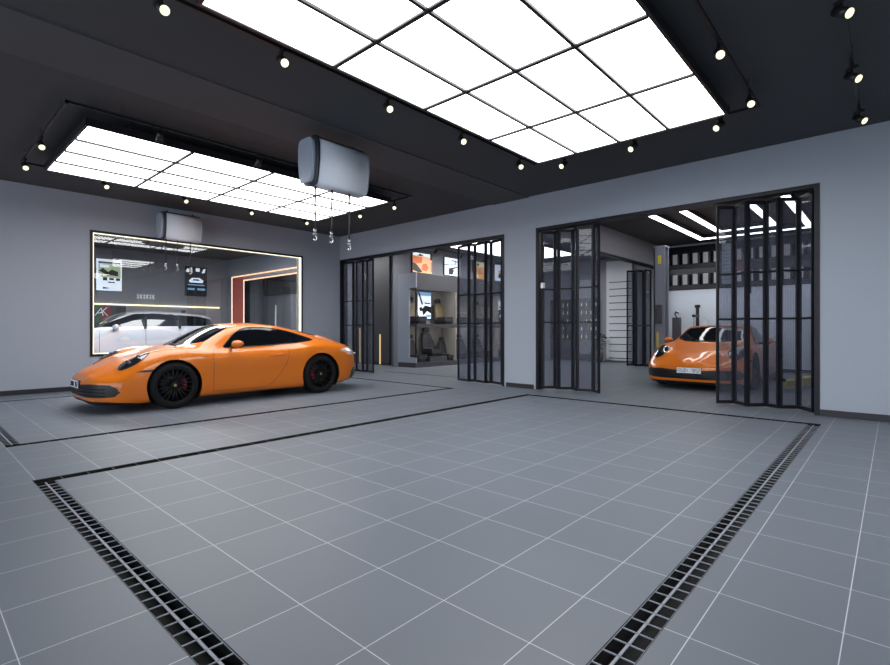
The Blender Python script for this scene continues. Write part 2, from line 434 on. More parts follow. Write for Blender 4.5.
folding('folding_door', [(8.25,5.90),(8.36,6.27),(8.26,6.33),(8.38,6.72),(8.28,6.80),(8.38,7.20)], 3.0, [1.28,1.90],
        'black framed glass folding door at right jamb of the showroom doorway')
folding('folding_door', [(8.28,11.30),(8.33,10.90),(8.39,10.86),(8.30,10.46),(8.39,10.40),(8.29,10.02)], 3.0, [1.27,1.92],
        'black framed glass folding door behind the tail of the orange car')
folding('folding_door', [(15.62,5.56),(15.42,5.68),(15.64,5.80),(15.36,5.93),(15.56,6.06),(15.32,6.2)], 3.0, [1.27],
        'black framed folding door far inside, left of the grey lift post')

# ------------------------------------------------------------------ ceiling light panels, tracks, spots
def light_panel(cx, cy, label):
    g = thing('ceiling_light_panel', label, 'ceiling light', (cx, cy, 3.5), 0, 'gridded ceiling light panels')
    X, Y = 2.31, 1.18; b = MB()
    b.box(-X-.03,X+.03,-Y-.03,-Y,0,.09,'black'); b.box(-X-.03,X+.03,Y,Y+.03,0,.09,'black')
    b.box(-X-.03,-X,-Y,Y,0,.09,'black'); b.box(X,X+.03,-Y,Y,0,.09,'black'); b.box(-X,X,-Y,Y,.06,.09,'black')
    for i in range(1,4): x = -X+2*X*i/4; b.box(x-.020,x+.020,-Y,Y,-.008,.06,'black')
    for j in range(1,4):
        y = -Y+2*Y*j/4
        for i in range(4): b.box(-X+2*X*i/4+.012*(i>0), -X+2*X*(i+1)/4-.012*(i<3), y-.015, y+.015, -.014,.06,'black')
    b.build('grid_frame', g)
    cell = None
    for i in range(4):
        for j in range(4):
            if cell is None:
                b = MB(); hx, hy = X/4-.012, Y/4-.006
                b.box(-hx,hx,-hy,hy,.008,.022,'panel'); cell = b.build('diffuser', g)
                cell.location = (-X+2*X*(i+.5)/4, -Y+2*Y*(j+.5)/4, 0)
            else:
                c = cell.copy(); COL.objects.link(c); c.parent = g; c.location = (-X+2*X*(i+.5)/4, -Y+2*Y*(j+.5)/4, 0)
    for sx in (-.8,-.27,.27,.8):
        for sy in (-.9,.9):
            b = MB(); b.cyl((sx*X, sy*Y, .085), (sx*X, sy*Y, ZC-3.5), .006, 'cord', seg=8); b.build('hanger', g)
    return g
light_panel(3.79, 2.555, 'large bright gridded ceiling light panel at the top of the photo')
light_panel(3.79, -3.0, 'unseen gridded ceiling light panel added behind the camera as ambient fill')  # extra panel out of view, added for ambient light
light_panel(3.79, 8.11, 'bright gridded ceiling light panel above the parked orange car')

def track(loc, pts, label, closed=True):
    g = thing('light_track', label, 'light track', loc, 0, 'black ceiling light tracks')
    b = MB(); P = pts+[pts[0]] if closed else pts
    for (x0,y0), (x1,y1) in zip(P, P[1:]):
        b.box(min(x0,x1)-.014, max(x0,x1)+.014, min(y0,y1)-.014, max(y0,y1)+.014, 0, .03, 'black')
    b.build('rail', g)
    for (x0,y0), (x1,y1) in zip(P, P[1:]):
        for t in (.1,.5,.9):
            x, y = x0+(x1-x0)*t, y0+(y1-y0)*t; b = MB(); b.cyl((x,y,.03),(x,y,ZC-3.6),.004,'cord',seg=6); b.build('suspension_rod', g)
TRK = 3.6
def rect(cx, cy, hx, hy): return [(cx-hx,cy-hy),(cx+hx,cy-hy),(cx+hx,cy+hy),(cx-hx,cy+hy)]
track((3.81,2.55,TRK), rect(0,0,2.58,1.44), 'rectangular black light track around the large ceiling panel')
track((3.81,8.10,TRK), rect(0,0,2.58,1.45), 'rectangular black light track around the panel above the car')
track((4.5,.29,TRK), [(-3.5,0),(3.3,0)], 'straight black light track at top right of the photo', False)
def make_spot():
    g = thing('track_spotlight', 'x', 'spotlight', (0,0,0), 0, 'track spotlights')
    b = MB(); b.box(-.05,.05,-.014,.014,-.03,0,'black',.003); b.cyl((0,0,-.03),(0,0,-.075),.009,'black',seg=10)
    b.build('bracket', g)
    ax = Vector((.80, 0, -.60)).normalized(); c = Vector((0,0,-.095))
    b = MB(); b.cyl(c-ax*.055, c+ax*.060, .038, 'black', seg=24); b.cyl(c+ax*.058, c+ax*.07, .040, 'black', seg=24)
    h = b.build('lamp_head', g)
    b = MB(); b.cyl(c+ax*.068, c+ax*.074, .034, 'lens', seg=24); b.build('lens', h)
    return g
sp0 = make_spot(); used = [False]
def spot(x, y, rz, label):
    g = sp0 if not used[0] else copy_tree(sp0)
    used[0] = True
    g.location = (x, y, TRK); g.rotation_euler = (0,0,rz); g['label'] = label
D = math.radians
def toward(x, y, off=0): return math.atan2(-y, -x)+D(off)      # swivel toward the camera position
for k, x in enumerate([1.30, 2.27, 3.50, 4.72, 6.0]):
    spot(x, 3.99, toward(x,3.99,22), 'black track spotlight, %s from the left along the left rail of the large panel' % ORD[k])
for k, y in enumerate([3.50, 2.50, 1.50]):
    spot(6.39, y, toward(6.39,y,-35), 'black track spotlight, %s from the left along the far end rail of the large panel' % ORD[k])
for k, x in enumerate([5.95, 4.72]):
    spot(x, 1.11, toward(x,1.11,10), 'black track spotlight right of the large panel, ' + ('nearest its far corner' if k == 0 else 'higher in the photo'))
for k, x in enumerate([4.72, 6.0, 7.25]):
    spot(x, .29, toward(x,.29,55), 'black track spotlight on the straight track, ' + ['at the top of the photo','middle one of three','closest to the folding door wall'][k])
for k, x in enumerate([2.27, 3.50, 4.74, 6.0]):
    spot(x, 9.55, toward(x,9.55,25), 'black track spotlight, %s from the left on the window side of the far panel' % ORD[k])
for k, y in enumerate([9.30, 8.10]):
    spot(1.23, y, toward(1.23,y,10), 'black track spotlight at the left end of the far panel, ' + ['closer to the window wall','closer to the camera'][k])
for k, y in enumerate([8.15, 7.10]):
    spot(6.39, y, toward(6.39,y,0), 'black track spotlight at the right end of the far panel, ' + ['left one','right one'][k])
for k, x in enumerate([2.15, 3.42]):
    spot(x, 6.65, D(80), 'black track spotlight seen dark against the far panel, ' + ['left one','right one'][k])

# ------------------------------------------------------------------ hose reels under the ceiling
def make_reel():
    g = thing('hose_reel', 'x', 'hose reel', (0,0,0), 0, 'ceiling hose reels')
    W = .42
    prof = []
    for a in range(0, 360, 10):     # rounded body section in y-z, taller than deep
        c, s_ = math.cos(D(a)), math.sin(D(a)); n = .38
        prof.append((.17*math.copysign(abs(c)**n, c), .29*math.copysign(abs(s_)**n, s_)))
    # tapered: narrower at the foot
    prof = [(y*(1-.22*max(0,-z)/.29) , z) for y, z in prof]
    b = MB(); b.prism(prof, 'x', -W+.07, W-.0, 'hoist', True)
    b.build('housing', g)
    b = MB(); p2 = [(y*1.03, z*1.03) for y, z in prof]; b.prism(p2, 'x', -W+.03, -W+.075, 'hoistd', True)
    e = b.build('end_ring', g); e['label'] = 'dark end ring'
    b = MB(); b.prism([(y*.99, z*.99) for y, z in prof], 'x', W, W+.02, 'hoistc', True); b.build('end_cap', g)
    b = MB(); p3 = [(y*.93, z*.95) for y, z in prof]; b.prism(p3, 'x', -W-.03, -W+.03, 'hoistc', True); b.build('end_cap', g)
    b = MB(); b.box(-.40,.40,-.10,.10,.29,.315,'hoistd',.006); b.box(-.3,-.26,-.02,.02,.31,.36,'hoistd'); b.box(.26,.3,-.02,.02,.31,.36,'hoistd'); b.build('mounting_plate', g)
    for k, (x, L_) in enumerate([(-.30,.54),(-.05,.54),(.23,.60)]):
        b = MB(); pts = [(x,0,-.27)]+[(x+.006*math.sin(q*1.7+k),0,-.30-L_*q/6) for q in range(7)]
        b.tube(pts, .010, 'cord'); b.cyl((x,0,-.27),(x,0,-.32),.018,'hoistd',seg=12)
        c = b.build('hose', g)
        ex = pts[-1][0]; z = pts[-1][2]; b = MB()
        b.cyl((ex,0,z+.01),(ex,0,z-.05),.019,'steel',seg=12); b.cyl((ex,0,z-.05),(ex,0,z-.07),.026,'steel',seg=12)
        b.tube([(ex,0,z-.07),(ex+.02,0,z-.09),(ex+.022,0,z-.12),(ex,0,z-.14),(ex-.018,0,z-.125)], .009, 'steel')
        b.build('fitting', c)
    return g
r1 = make_reel(); r1.location = (3.855, 5.44, 3.25); r1['label'] = 'light grey hose reel under the ceiling beam, the larger and nearer one'
r2 = copy_tree(r1); r2.location = (3.93, 10.98, 3.245); r2.scale = (.90,.90,.90); r2['label'] = 'light grey hose reel above the window, farther and smaller one'

# ------------------------------------------------------------------ cars
def pchip(xs, ys):
    xs = np.array(xs, float); ys = np.array(ys, float); h = np.diff(xs); d = np.diff(ys)/h; m = np.zeros(len(xs))
    m[0], m[-1] = d[0], d[-1]
    for i in range(1, len(xs)-1):
        if d[i-1]*d[i] > 0:
            w1, w2 = 2*h[i]+h[i-1], h[i]+2*h[i-1]; m[i] = (w1+w2)/(w1/d[i-1]+w2/d[i])
    def f(x):
        x = np.clip(x, xs[0], xs[-1]); i = np.clip(np.searchsorted(xs, x)-1, 0, len(h)-1); t = (x-xs[i])/h[i]
        return ((1+2*t)*(1-t)**2*ys[i]+t*(1-t)**2*h[i]*m[i]+t*t*(3-2*t)*ys[i+1]+t*t*(t-1)*h[i]*m[i+1])
    return f
def tab(*pairs): return pchip([p[0] for p in pairs], [p[1] for p in pairs])

class Car:
    """lofted shell: rails P0..P8 as functions of the distance s from the nose; near side is -y"""
    def __init__(s, L, rails, zmf, zmr, af, nf, ar, nr, ef=.12, er=.10, N=560, K=22):
        s.L, s.rails = L, rails; s.p = (zmf, zmr, af, nf, ar, nr, ef, er); s.K = K
        t = np.linspace(0, 1, N); s.s = L*(.25*t + .75*(1-np.cos(PI*t))/2)
        s.s[0] = 0; s.s[-1] = L
        P = s.section(s.s)          # (N, 9, 2)
        s.grid = s.interp(P)        # (N, V, 2)
    def section(s, x):
        zmf, zmr, af, nf, ar, nr, ef, er = s.p; L = s.L
        F = (1-np.clip(1-x/af, 0, 1)**nf)**(1/nf)*(1-np.clip(1-(L-x)/ar, 0, 1)**nr)**(1/nr)
        E1 = np.sqrt(np.clip(1-np.clip(1-x/ef, 0, 1)**2, 0, 1)); E2 = np.sqrt(np.clip(1-np.clip(1-(L-x)/er, 0, 1)**2, 0, 1))
        out = []
        for fy, fz in s.rails:
            y = fy(x)*F; z = fz(x)
            z = zmf+(z-zmf)*E1; z = zmr+(z-zmr)*E2
            out.append(np.stack([y, z], -1))
        return np.stack(out, 1)
    def interp(s, P):
        n = P.shape[1]; out = []
        Q = np.concatenate([P[:, :1]*[[-1,1]]+0*P[:, :1], P, P[:, -2:-1]*np.array([-1,1])], 1)
        # centripetal-ish cardinal spline with limited tangents
        for i in range(n-1):
            p0, p1, p2, p3 = Q[:, i], Q[:, i+1], Q[:, i+2], Q[:, i+3]
            d0 = np.linalg.norm(p1-p0, axis=-1)[:, None]+1e-6; d1 = np.linalg.norm(p2-p1, axis=-1)[:, None]+1e-6; d2 = np.linalg.norm(p3-p2, axis=-1)[:, None]+1e-6
            d0, d1, d2 = np.sqrt(d0), np.sqrt(d1), np.sqrt(d2)
            m1 = (p1-p0)/d0-(p2-p0)/(d0+d1)+(p2-p1)/d1; m2 = (p2-p1)/d1-(p3-p1)/(d1+d2)+(p3-p2)/d2
            m1 = m1*d1; m2 = m2*d1
            for k in range(s.K):
                t = k/s.K
                out.append((2*t**3-3*t**2+1)*p1+(t**3-2*t**2+t)*m1+(-2*t**3+3*t**2)*p2+(t**3-t**2)*m2)
        out.append(P[:, -1])
        G = np.stack(out, 1); G[:, :, 0] = np.maximum(G[:, :, 0], 0); return G
    def sec(s, x):
        if not hasattr(s, 'cache'): s.cache = {}
        k = round(float(x), 3)
        if k not in s.cache: s.cache[k] = s.interp(s.section(np.array([k])))[0].tolist()
        return s.cache[k]
    def y_at(s, x, z):          # half width of the side at height z
        g = s.sec(x)
        i0 = 2*s.K; best = None
        for i in range(i0, len(g)-1):
            a, b = g[i], g[i+1]
            if (a[1]-z)*(b[1]-z) <= 0 and a[1] != b[1]:
                t = (z-a[1])/(b[1]-a[1]); return a[0]+(b[0]-a[0])*t
        return g[i0][0]
    def z_at(s, x, y):          # height of the upper surface at half width y
        g = s.sec(x)
        for i in range(len(g)-2, s.K, -1):
            a, b = g[i], g[i+1]
            if (a[0]-y)*(b[0]-y) <= 0 and a[0] != b[0]:
                t = (y-a[0])/(b[0]-a[0]); return a[1]+(b[1]-a[1])*t
        return g[-1][1]

def inpoly(poly, u, v):
    inside = np.zeros(u.shape, bool); n = len(poly)
    for i in range(n):
        (x0,y0),(x1,y1) = poly[i], poly[(i+1) % n]
        if y0 == y1: continue
        c = ((y0 > v) != (y1 > v)) & (u < (x1-x0)*(v-y0)/(y1-y0)+x0); inside ^= c
    return inside
def smooth_poly(poly, n=8):
    """closed Catmull-Rom"""
    out = []; m = len(poly); p = np.array(poly, float)
    for i in range(m):
        a, b_, c, d = p[i-1], p[i], p[(i+1) % m], p[(i+2) % m]
        for k in range(n):
            t = k/n; out.append(tuple(.5*((2*b_)+(-a+c)*t+(2*a-5*b_+4*c-d)*t*t+(-a+3*b_-3*c+d)*t**3)))
    return out
def snap(u, v, poly, mask, eps):
    """move points closer than eps to the outline onto it"""
    idx = np.where(mask)[0]
    if len(idx) == 0: return
    P = np.array(poly); A = P; B = np.roll(P, -1, 0); pt = np.stack([u[idx], v[idx]], -1)
    best = np.full(len(idx), 1e9); bp = pt.copy()
    for a, b_ in zip(A, B):
        ab = b_-a; l2 = ab@ab
        if l2 < 1e-12: continue
        t = np.clip(((pt-a)@ab)/l2, 0, 1); q = a+t[:, None]*ab; dd = np.linalg.norm(pt-q, axis=-1)
        k = dd < best; best[k] = dd[k]; bp[k] = q[k]
    k = best < eps; u[idx[k]] = bp[k, 0]; v[idx[k]] = bp[k, 1]

def build_shell(car, regions, cut, root, body_name, body_mat, off):
    """regions: list of (part name, material, axes, polygon, predicate(s,y,z), sides, inset)"""
    G = car.grid; N, V, _ = G.shape
    S = np.repeat(car.s[:, None], V, 1).ravel().copy(); Y = G[:, :, 0].ravel().copy(); Z = G[:, :, 1].ravel().copy()
    idx = np.arange(N*V).reshape(N, V)
    quads = np.stack([idx[:-1, :-1], idx[1:, :-1], idx[1:, 1:], idx[:-1, 1:]], -1).reshape(-1, 4)
    for name, m, axes, poly, pred, inset in regions:
        arr = {'s': S, 'y': Y, 'z': Z}; mk = pred(S, Y, Z)
        snap(arr[axes[0]], arr[axes[1]], poly, mk, .0062)
    for (cx, cz, R, ymin) in cut:
        a = np.linspace(0, 2*PI, 120, endpoint=False); circ = [(cx+R*math.cos(q), cz+R*math.sin(q)) for q in a]
        snap(S, Z, circ, (Y > ymin), .007)
    cs, cy, cz_ = S[quads].mean(1), Y[quads].mean(1), Z[quads].mean(1)
    keep = np.ones(len(quads), bool)
    for (cx, cz, R, ymin) in cut:
        keep &= ~((cy > ymin) & ((cs-cx)**2+(cz_-cz)**2 < R*R))
    cls = np.full(len(quads), -1)
    for r, (name, m, axes, poly, pred, inset) in enumerate(regions):
        arr = {'s': cs, 'y': cy, 'z': cz_}
        k = pred(cs, cy, cz_) & inpoly(poly, arr[axes[0]], arr[axes[1]]) & keep & (cls < 0)
        cls[k] = r
    objs = {}
    def emit(name, sel, m, parent, inset=0., both=True, one=None):
        verts, faces = [], []; q = quads[sel]
        for side in (-1, 1):
            if one is not None and side != one: continue
            u, inv = np.unique(q, return_inverse=True); inv = inv.reshape(q.shape)
            base = len(verts)
            verts += [(S[i]-off, side*Y[i], Z[i]) for i in u]
            fa = inv+base
            if side == 1: fa = fa[:, ::-1]
            faces += fa.tolist()
        me = bpy.data.meshes.new(name); me.from_pydata(verts, [], faces)
        bm = bmesh.new(); bm.from_mesh(me)
        bmesh.ops.remove_doubles(bm, verts=bm.verts, dist=.0006)
        bmesh.ops.dissolve_degenerate(bm, edges=bm.edges, dist=.0004)
        bmesh.ops.recalc_face_normals(bm, faces=bm.faces)
        if inset:
            bm.normal_update()
            mv = [(v, v.normal.copy()) for v in bm.verts]
            sgn = 0
            for v, n in mv: sgn += n.y*v.co.y + n.z*.3
            sg = 1 if sgn >= 0 else -1
            for v, n in mv: v.co += n*inset*sg
        for f in bm.faces: f.smooth = True
        bm.to_mesh(me); bm.free(); me.materials.append(m)
        o = bpy.data.objects.new(name, me); COL.objects.link(o); o.parent = parent
        return o
    body = emit(body_name, np.where(keep & (cls < 0))[0], body_mat, root)
    for r, (name, m, axes, poly, pred, inset) in enumerate(regions):
        sel = np.where(cls == r)[0]
        if len(sel) == 0: continue
        central = cy[sel].min() < .02
        if central: objs[name] = [emit(name, sel, m, root)]
        else: objs[name] = [emit(name, sel, m, root, one=sd) for sd in (-1, 1)]
    return body, objs

def wheel(root, x, y, z, R, side, W=.24, rimR=None, rim_m='rim', spokes=10, caliper=True):
    """side -1 : outer face looks to -y.  parts: tyre > nothing ; rim > hub_cap, brake_disc, caliper"""
    rimR = rimR or R*.735; s = side
    w = bpy.data.objects.new('wheel', None); w.empty_display_size = .1; COL.objects.link(w); w.parent = root; w.location = (x, y, z)
    # tyre
    b = MB(); o = W/2
    prof = [(rimR-.01, -o+.01),(rimR+.012,-o+.002),(rimR+.035,-o),(R-.03,-o+.012),(R-.010,-o+.03),(R,-o+.055),(R,o-.055),(R-.010,o-.03),(R-.03,o-.012),(rimR+.035,o),(rimR-.01,o-.01)]
    b.lathe(prof, 'tyre', 'y'); b.build('tyre', w)
    b = MB()
    of = s*(o-.008)
    b.lathe([(rimR+.004, of),(rimR-.012, of+s*.002),(rimR-.02, of-s*.02),(rimR-.03, -s*(o-.01))], rim_m, 'y')
    for k in range(spokes):
        a = 2*PI*k/spokes; da = .16 if spokes >= 8 else .3
        for dd in (-.5, .5):
            aa = a+dd*.16; ab = a+dd*.34
            p0 = Vector((.045*math.cos(a+dd*.5), s*(o-.035), .045*math.sin(a+dd*.5))); p1 = Vector(((rimR-.01)*math.cos(ab), s*(o-.016), (rimR-.01)*math.sin(ab)))
            b.cyl(p0, p1, .013, rim_m, .010, seg=6)
    b.lathe([(.0001, s*(o-.015)),(.04, s*(o-.016)),(.062, s*(o-.025)),(.07, s*(o-.06))], rim_m, 'y', seg=24)
    rim = b.build('rim', w)
    b = MB(); b.lathe([(.0001, s*(o-.012)),(.016, s*(o-.012)),(.022, s*(o-.016))], 'crest', 'y', seg=20); b.build('hub_cap', rim)
    b = MB(); b.lathe([(.06, s*(o-.10)),(rimR*.76, s*(o-.10)),(rimR*.76, s*(o-.13)),(.06, s*(o-.13))], 'disc', 'y', seg=40); b.build('brake_disc', w)
    b = MB(); r = rimR*.70
    if caliper:
        pts = []
        for a in np.linspace(-.55, .55, 9): pts.append((r*math.cos(a)*caliper, r*math.sin(a)))
        inn = [(u*.66, v*.66) for u, v in pts][::-1]
        b.prism(pts+inn, 'y', min(s*(o-.06), s*(o-.115)), max(s*(o-.06), s*(o-.115)), 'caliper'); b.build('brake_caliper', w)
    return w

def sports_car():
    c = lambda v: (lambda x: 0*x+v)
    Wd = tab((0,.885),(.3,.895),(.6,.908),(1.0,.925),(1.35,.905),(1.7,.888),(2.1,.882),(2.6,.888),(3.0,.912),(3.4,.93),(3.8,.922),(4.2,.88),(4.52,.86))
    zb = tab((0,.16),(.15,.11),(.4,.10),(.7,.105),(1.4,.125),(3.0,.13),(3.8,.14),(4.1,.17),(4.4,.22),(4.52,.26))
    mul = lambda f, k: (lambda x: f(x)*(k(x) if callable(k) else k))
    add = lambda f, k: (lambda x: f(x)+k)
    zc = tab((0,.475),(.06,.525),(.15,.58),(.3,.64),(.5,.712),(.8,.785),(1.05,.842),(1.2,.88),(1.3,.930),(1.45,1.015),(1.65,1.12),(1.85,1.205),(2.0,1.24),(2.2,1.258),(2.45,1.262),(2.75,1.242),(3.0,1.212),(3.3,1.155),(3.6,1.088),(3.9,1.015),(4.15,.94),(4.32,.875),(4.42,.815),(4.52,.74))
    rails = [
     (c(0.), zb), (mul(Wd,.80), zb), (mul(Wd,.965), add(zb,.045)),
     (Wd, tab((0,.38),(.4,.42),(1,.46),(2,.42),(3,.48),(3.6,.54),(4.52,.52))),
     (mul(Wd, tab((0,.96),(.6,.955),(1.0,.94),(1.5,.975),(2.6,.975),(3.2,.955),(3.6,.94),(4.52,.95))), tab((0,.42),(.2,.45),(.35,.495),(.5,.568),(.65,.655),(.8,.715),(1.0,.762),(1.3,.76),(1.6,.735),(2.0,.73),(2.6,.745),(3.0,.79),(3.4,.832),(3.8,.81),(4.15,.75),(4.4,.69),(4.52,.64))),
     (tab((0,.70),(.3,.70),(.6,.70),(1.0,.735),(1.3,.755),(1.6,.77),(1.9,.775),(2.3,.775),(2.8,.762),(3.1,.748),(3.4,.745),(3.8,.73),(4.2,.70),(4.52,.70)),
      tab((0,.465),(.15,.495),(.25,.53),(.32,.565),(.39,.63),(.47,.70),(.56,.758),(.66,.802),(.78,.835),(.95,.862),(1.2,.868),(1.5,.862),(1.8,.852),(2.2,.864),(2.6,.882),(3.0,.908),(3.3,.93),(3.5,.935),(3.8,.905),(4.1,.855),(4.3,.80),(4.42,.765),(4.52,.70))),
     (tab((0,.46),(.5,.47),(1.0,.54),(1.2,.60),(1.4,.635),(1.6,.63),(1.85,.600),(2.1,.59),(2.4,.585),(2.8,.565),(3.1,.535),(3.4,.51),(3.8,.50),(4.52,.5)),
      tab((0,.47),(.15,.54),(.3,.603),(.5,.692),(.8,.778),(1.05,.835),(1.2,.865),(1.35,.90),(1.5,.955),(1.7,1.045),(1.9,1.135),(2.1,1.185),(2.4,1.207),(2.7,1.190),(3.0,1.138),(3.3,1.065),(3.6,.995),(3.9,.925),(4.15,.875),(4.32,.835),(4.42,.79),(4.52,.73))),
     (tab((0,.25),(1.0,.28),(1.5,.36),(2,.36),(3,.33),(4.52,.28)), lambda x: zc(x)-tab((0,.0),(1.0,.003),(1.3,.012),(1.6,.022),(2.2,.028),(2.8,.032),(3.2,.03),(3.8,.015),(4.52,.0))(x)),
     (c(0.), zc)]
    car = Car(4.52, rails, .36, .60, .62, 2.7, .62, 2.6, .085, .085)
    root = thing('sports_car', 'orange two-door sports car with black wheels parked in front of the window', 'car', (1.684+2.26, 8.575, 0), 0, 'orange sports cars')
    off = 2.26
    side_glass = smooth_poly([(1.76,.858),(2.1,.866),(2.6,.886),(3.05,.913),(3.36,.948),(3.39,.966),(3.30,1.008),(3.05,1.085),(2.8,1.142),(2.55,1.176),(2.3,1.183),(2.12,1.160),(1.97,1.085),(1.84,.965)], 6)
    wind = [(1.225,-.1),(1.23,.15),(1.25,.3),(1.30,.45),(1.39,.57),(1.50,.635),(1.58,.622),(1.72,.585),(1.84,.555),(1.915,.52),(1.92,.40),(1.90,.2),(1.895,0),(1.895,-.1)]
    rear = [(2.98,-.1),(2.985,.2),(3.01,.40),(3.10,.44),(3.4,.425),(3.62,.40),(3.66,.36),(3.68,0),(3.68,-.1)]
    hl = [(.540+.19*math.cos(a)+.01*math.sin(a), .675+.128*math.sin(a)) for a in np.linspace(0, 2*PI, 40, endpoint=False)]
    grille = [(-.1,.215),(.45,.215),(.70,.218),(.82,.235),(.855,.29),(.835,.355),(.78,.392),(.5,.400),(.3,.385),(-.1,.375)]
    T = lambda f: f
    regions = [
     ('side_window', M['cglass'], 'sz', side_glass, lambda s,y,z: (y > .45)&(z > .84)&(s > 1.6)&(s < 3.5), 0),
     ('windshield', M['cglass'], 'sy', wind, lambda s,y,z: (z > .84)&(s > 1.15)&(s < 2.0), 0),
     ('rear_window', M['cglass'], 'sy', rear, lambda s,y,z: (z > .9)&(s > 2.9)&(s < 3.75), 0),
     ('headlight', M['lamp'], 'sy', hl, lambda s,y,z: (s < 1.0)&(y > .4)&(z > .46), 0),
     ('front_grille', M['trimb'], 'yz', grille, lambda s,y,z: (s < .45), 0),
     ('front_splitter', M['trimb'], 'sz', [(-.1,0),(-.1,.168),(.2,.165),(.62,.118),(.62,0)], lambda s,y,z: (s < .7), 0),
     ('side_marker', M['trimb'], 'sz', [(.50,.553),(.60,.548),(.72,.555),(.72,.582),(.60,.578)], lambda s,y,z: (y > .6)&(s > .4)&(s < .8), 0),
     ('tail_light', M['tail'], 'sz', smooth_poly([(3.86,.775),(4.05,.787),(4.28,.765),(4.42,.73),(4.53,.69),(4.53,.62),(4.40,.632),(4.22,.66),(4.05,.705),(3.92,.745)], 5), lambda s,y,z: (s > 3.9)&(y > .45)&(z < .83), 0),
     ('rear_diffuser', M['trimb'], 'sz', [(4.08,0),(4.10,.18),(4.16,.38),(4.22,.42),(4.6,.42),(4.6,0)], lambda s,y,z: (s > 4.0), 0),
     ('sill_trim', M['trimb'], 'sz', [(1.3,0),(1.3,.135),(3.2,.142),(3.2,0)], lambda s,y,z: (s > 1.2)&(s < 3.3)&(z < .16), 0),
     ('door', M['paint'], 'sz', [(1.545,.200),(1.55,.5),(1.56,.80),(1.64,.848),(2.1,.862),(2.6,.882),(2.80,.893),(2.83,.80),(2.82,.70),(2.76,.55),(2.66,.40),(2.52,.26),(2.40,.205)], lambda s,y,z: (y > .7)&(s > 1.4)&(s < 3.0)&(z < .91), 0),
    ]
    cut = [(1.0, .335, .372, .60), (3.45, .345, .382, .60)]
    body, parts = build_shell(car, regions, cut, root, 'car_body', M['paint'], off)
    def surf(s_, z_, d=0): return car.y_at(s_, z_)+d
    # seams along the door, bonnet line
    for sd in (-1, 1):
        dr = parts['door'][0 if sd == -1 else 1]
        poly = [(1.64,.848),(1.56,.80),(1.55,.5),(1.545,.200),(2.40,.205),(2.52,.26),(2.66,.40),(2.76,.55),(2.82,.70),(2.83,.80),(2.80,.893)]
        pts = []
        for a, b_ in zip(poly, poly[1:]):
            n = max(2, int(math.dist(a, b_)/.04))
            for k in range(n): t = k/n; pts.append((a[0]+(b_[0]-a[0])*t, a[1]+(b_[1]-a[1])*t))
        b = MB(); b.tube([(p[0]-off, sd*surf(p[0], p[1], -.0005), p[1]) for p in pts], .0032, 'trimb', 6); b.build('door_seam', dr)
        b = MB(); x, z = 2.60, .715
        pts = [(x-.11+.22*k/8-off, sd*(surf(x-.11+.22*k/8, z+.012*k/8)+.012*math.sin(PI*k/8)), z+.012*k/8) for k in range(9)]
        b.tube(pts, .010, 'paint', 8); b.build('door_handle', dr)
        # window frame line (black) under and over the glass
        sw = parts['side_window'][0 if sd == -1 else 1]
        b = MB(); P = side_glass[::2]; P = P+[P[0]]
        b.tube([(p[0]-off, sd*(surf(p[0], p[1])+.001), p[1]) for p in P], .007, 'trimb', 6); b.build('window_trim', sw)
        # mirror
        b = MB(); b.sph((1.885-off, sd*.965, .915), .1, 'paint', (.92,.88,.62), 28)
        mr = b.build('wing_mirror', root)
        b = MB(); b.cyl((1.86-off, sd*.79, .862), (1.88-off, sd*.93, .875), .022, 'trimb', .03, seg=12); b.sph((1.905-off, sd*.965, .905), .088, 'trimb', (.90,.90,.62), 20); b.build('mirror_stalk', mr)
        # headlight internals
        h = parts['headlight'][0 if sd == -1 else 1]
        for (ds, dy) in ((-.07,-.045),(-.07,.045),(.06,-.045),(.06,.045)):
            b = MB(); b.sph((.54+ds-off, sd*(.675+dy), car.z_at(.54+ds, .675+dy)-.014), .026, 'lampin', (1,1,1), 14); b.build('projector', h)
        b = MB(); b.tube([(u-off, sd*v, car.z_at(u, v)) for u, v in hl+[hl[0]]], .006, 'trimb', 6); b.build('headlight_rim', h)
        # wheel wells
        for cx, cz, R, _ in cut:
            b = MB(); pr = [(R+.006, sd*.62),(R+.006, sd*.905)] ; b.lathe(pr, 'trimb', 'y', (cx-off, 0, cz), 48)
            b.lathe([(.001, sd*.62),(R+.006, sd*.62)], 'trimb', 'y', (cx-off,0,cz), 48)
            # trim away everything below the sill
            for v in list(b.bm.verts):
                if v.co.z < .12: v.co.z = .12
            b.build('wheel_well', root)
    for cx, R, W_ in ((1.0,.337,.235),(3.45,.345,.28)):
        for sd in (-1, 1): wheel(root, cx-off, sd*(.918-W_/2), R, R, sd, W_, caliper=(1 if cx < 2 else -1))
    b = MB(); b.box(.50-off,4.15-off,-.60,.60,.125,.40,'trimb'); b.build('underbody', root)
    # grille bars and centre splitter lines
    g = parts['front_grille'][0]
    b = MB()
    for z in (.245,.29,.335):
        for sd in (-1,1):
            pts = []
            for y in np.linspace(.12,.74,16):
                ss = np.linspace(.0,.5,160); k = min(ss, key=lambda q: abs(car.y_at(q, z)-y)); pts.append((k-off-.004, sd*y, z))
            b.tube(pts, .006, 'rim', 6)
    b.build('grille_bar', g)
    # number plate
    b = MB(); b.box(-.010-off,.02-off,-.215,.215,.322,.434,'trimb',.004); b.box(-.013-off,-.0095-off,-.21,.21,.327,.429,'plate'); 
    pl = b.build('number_plate', root); 
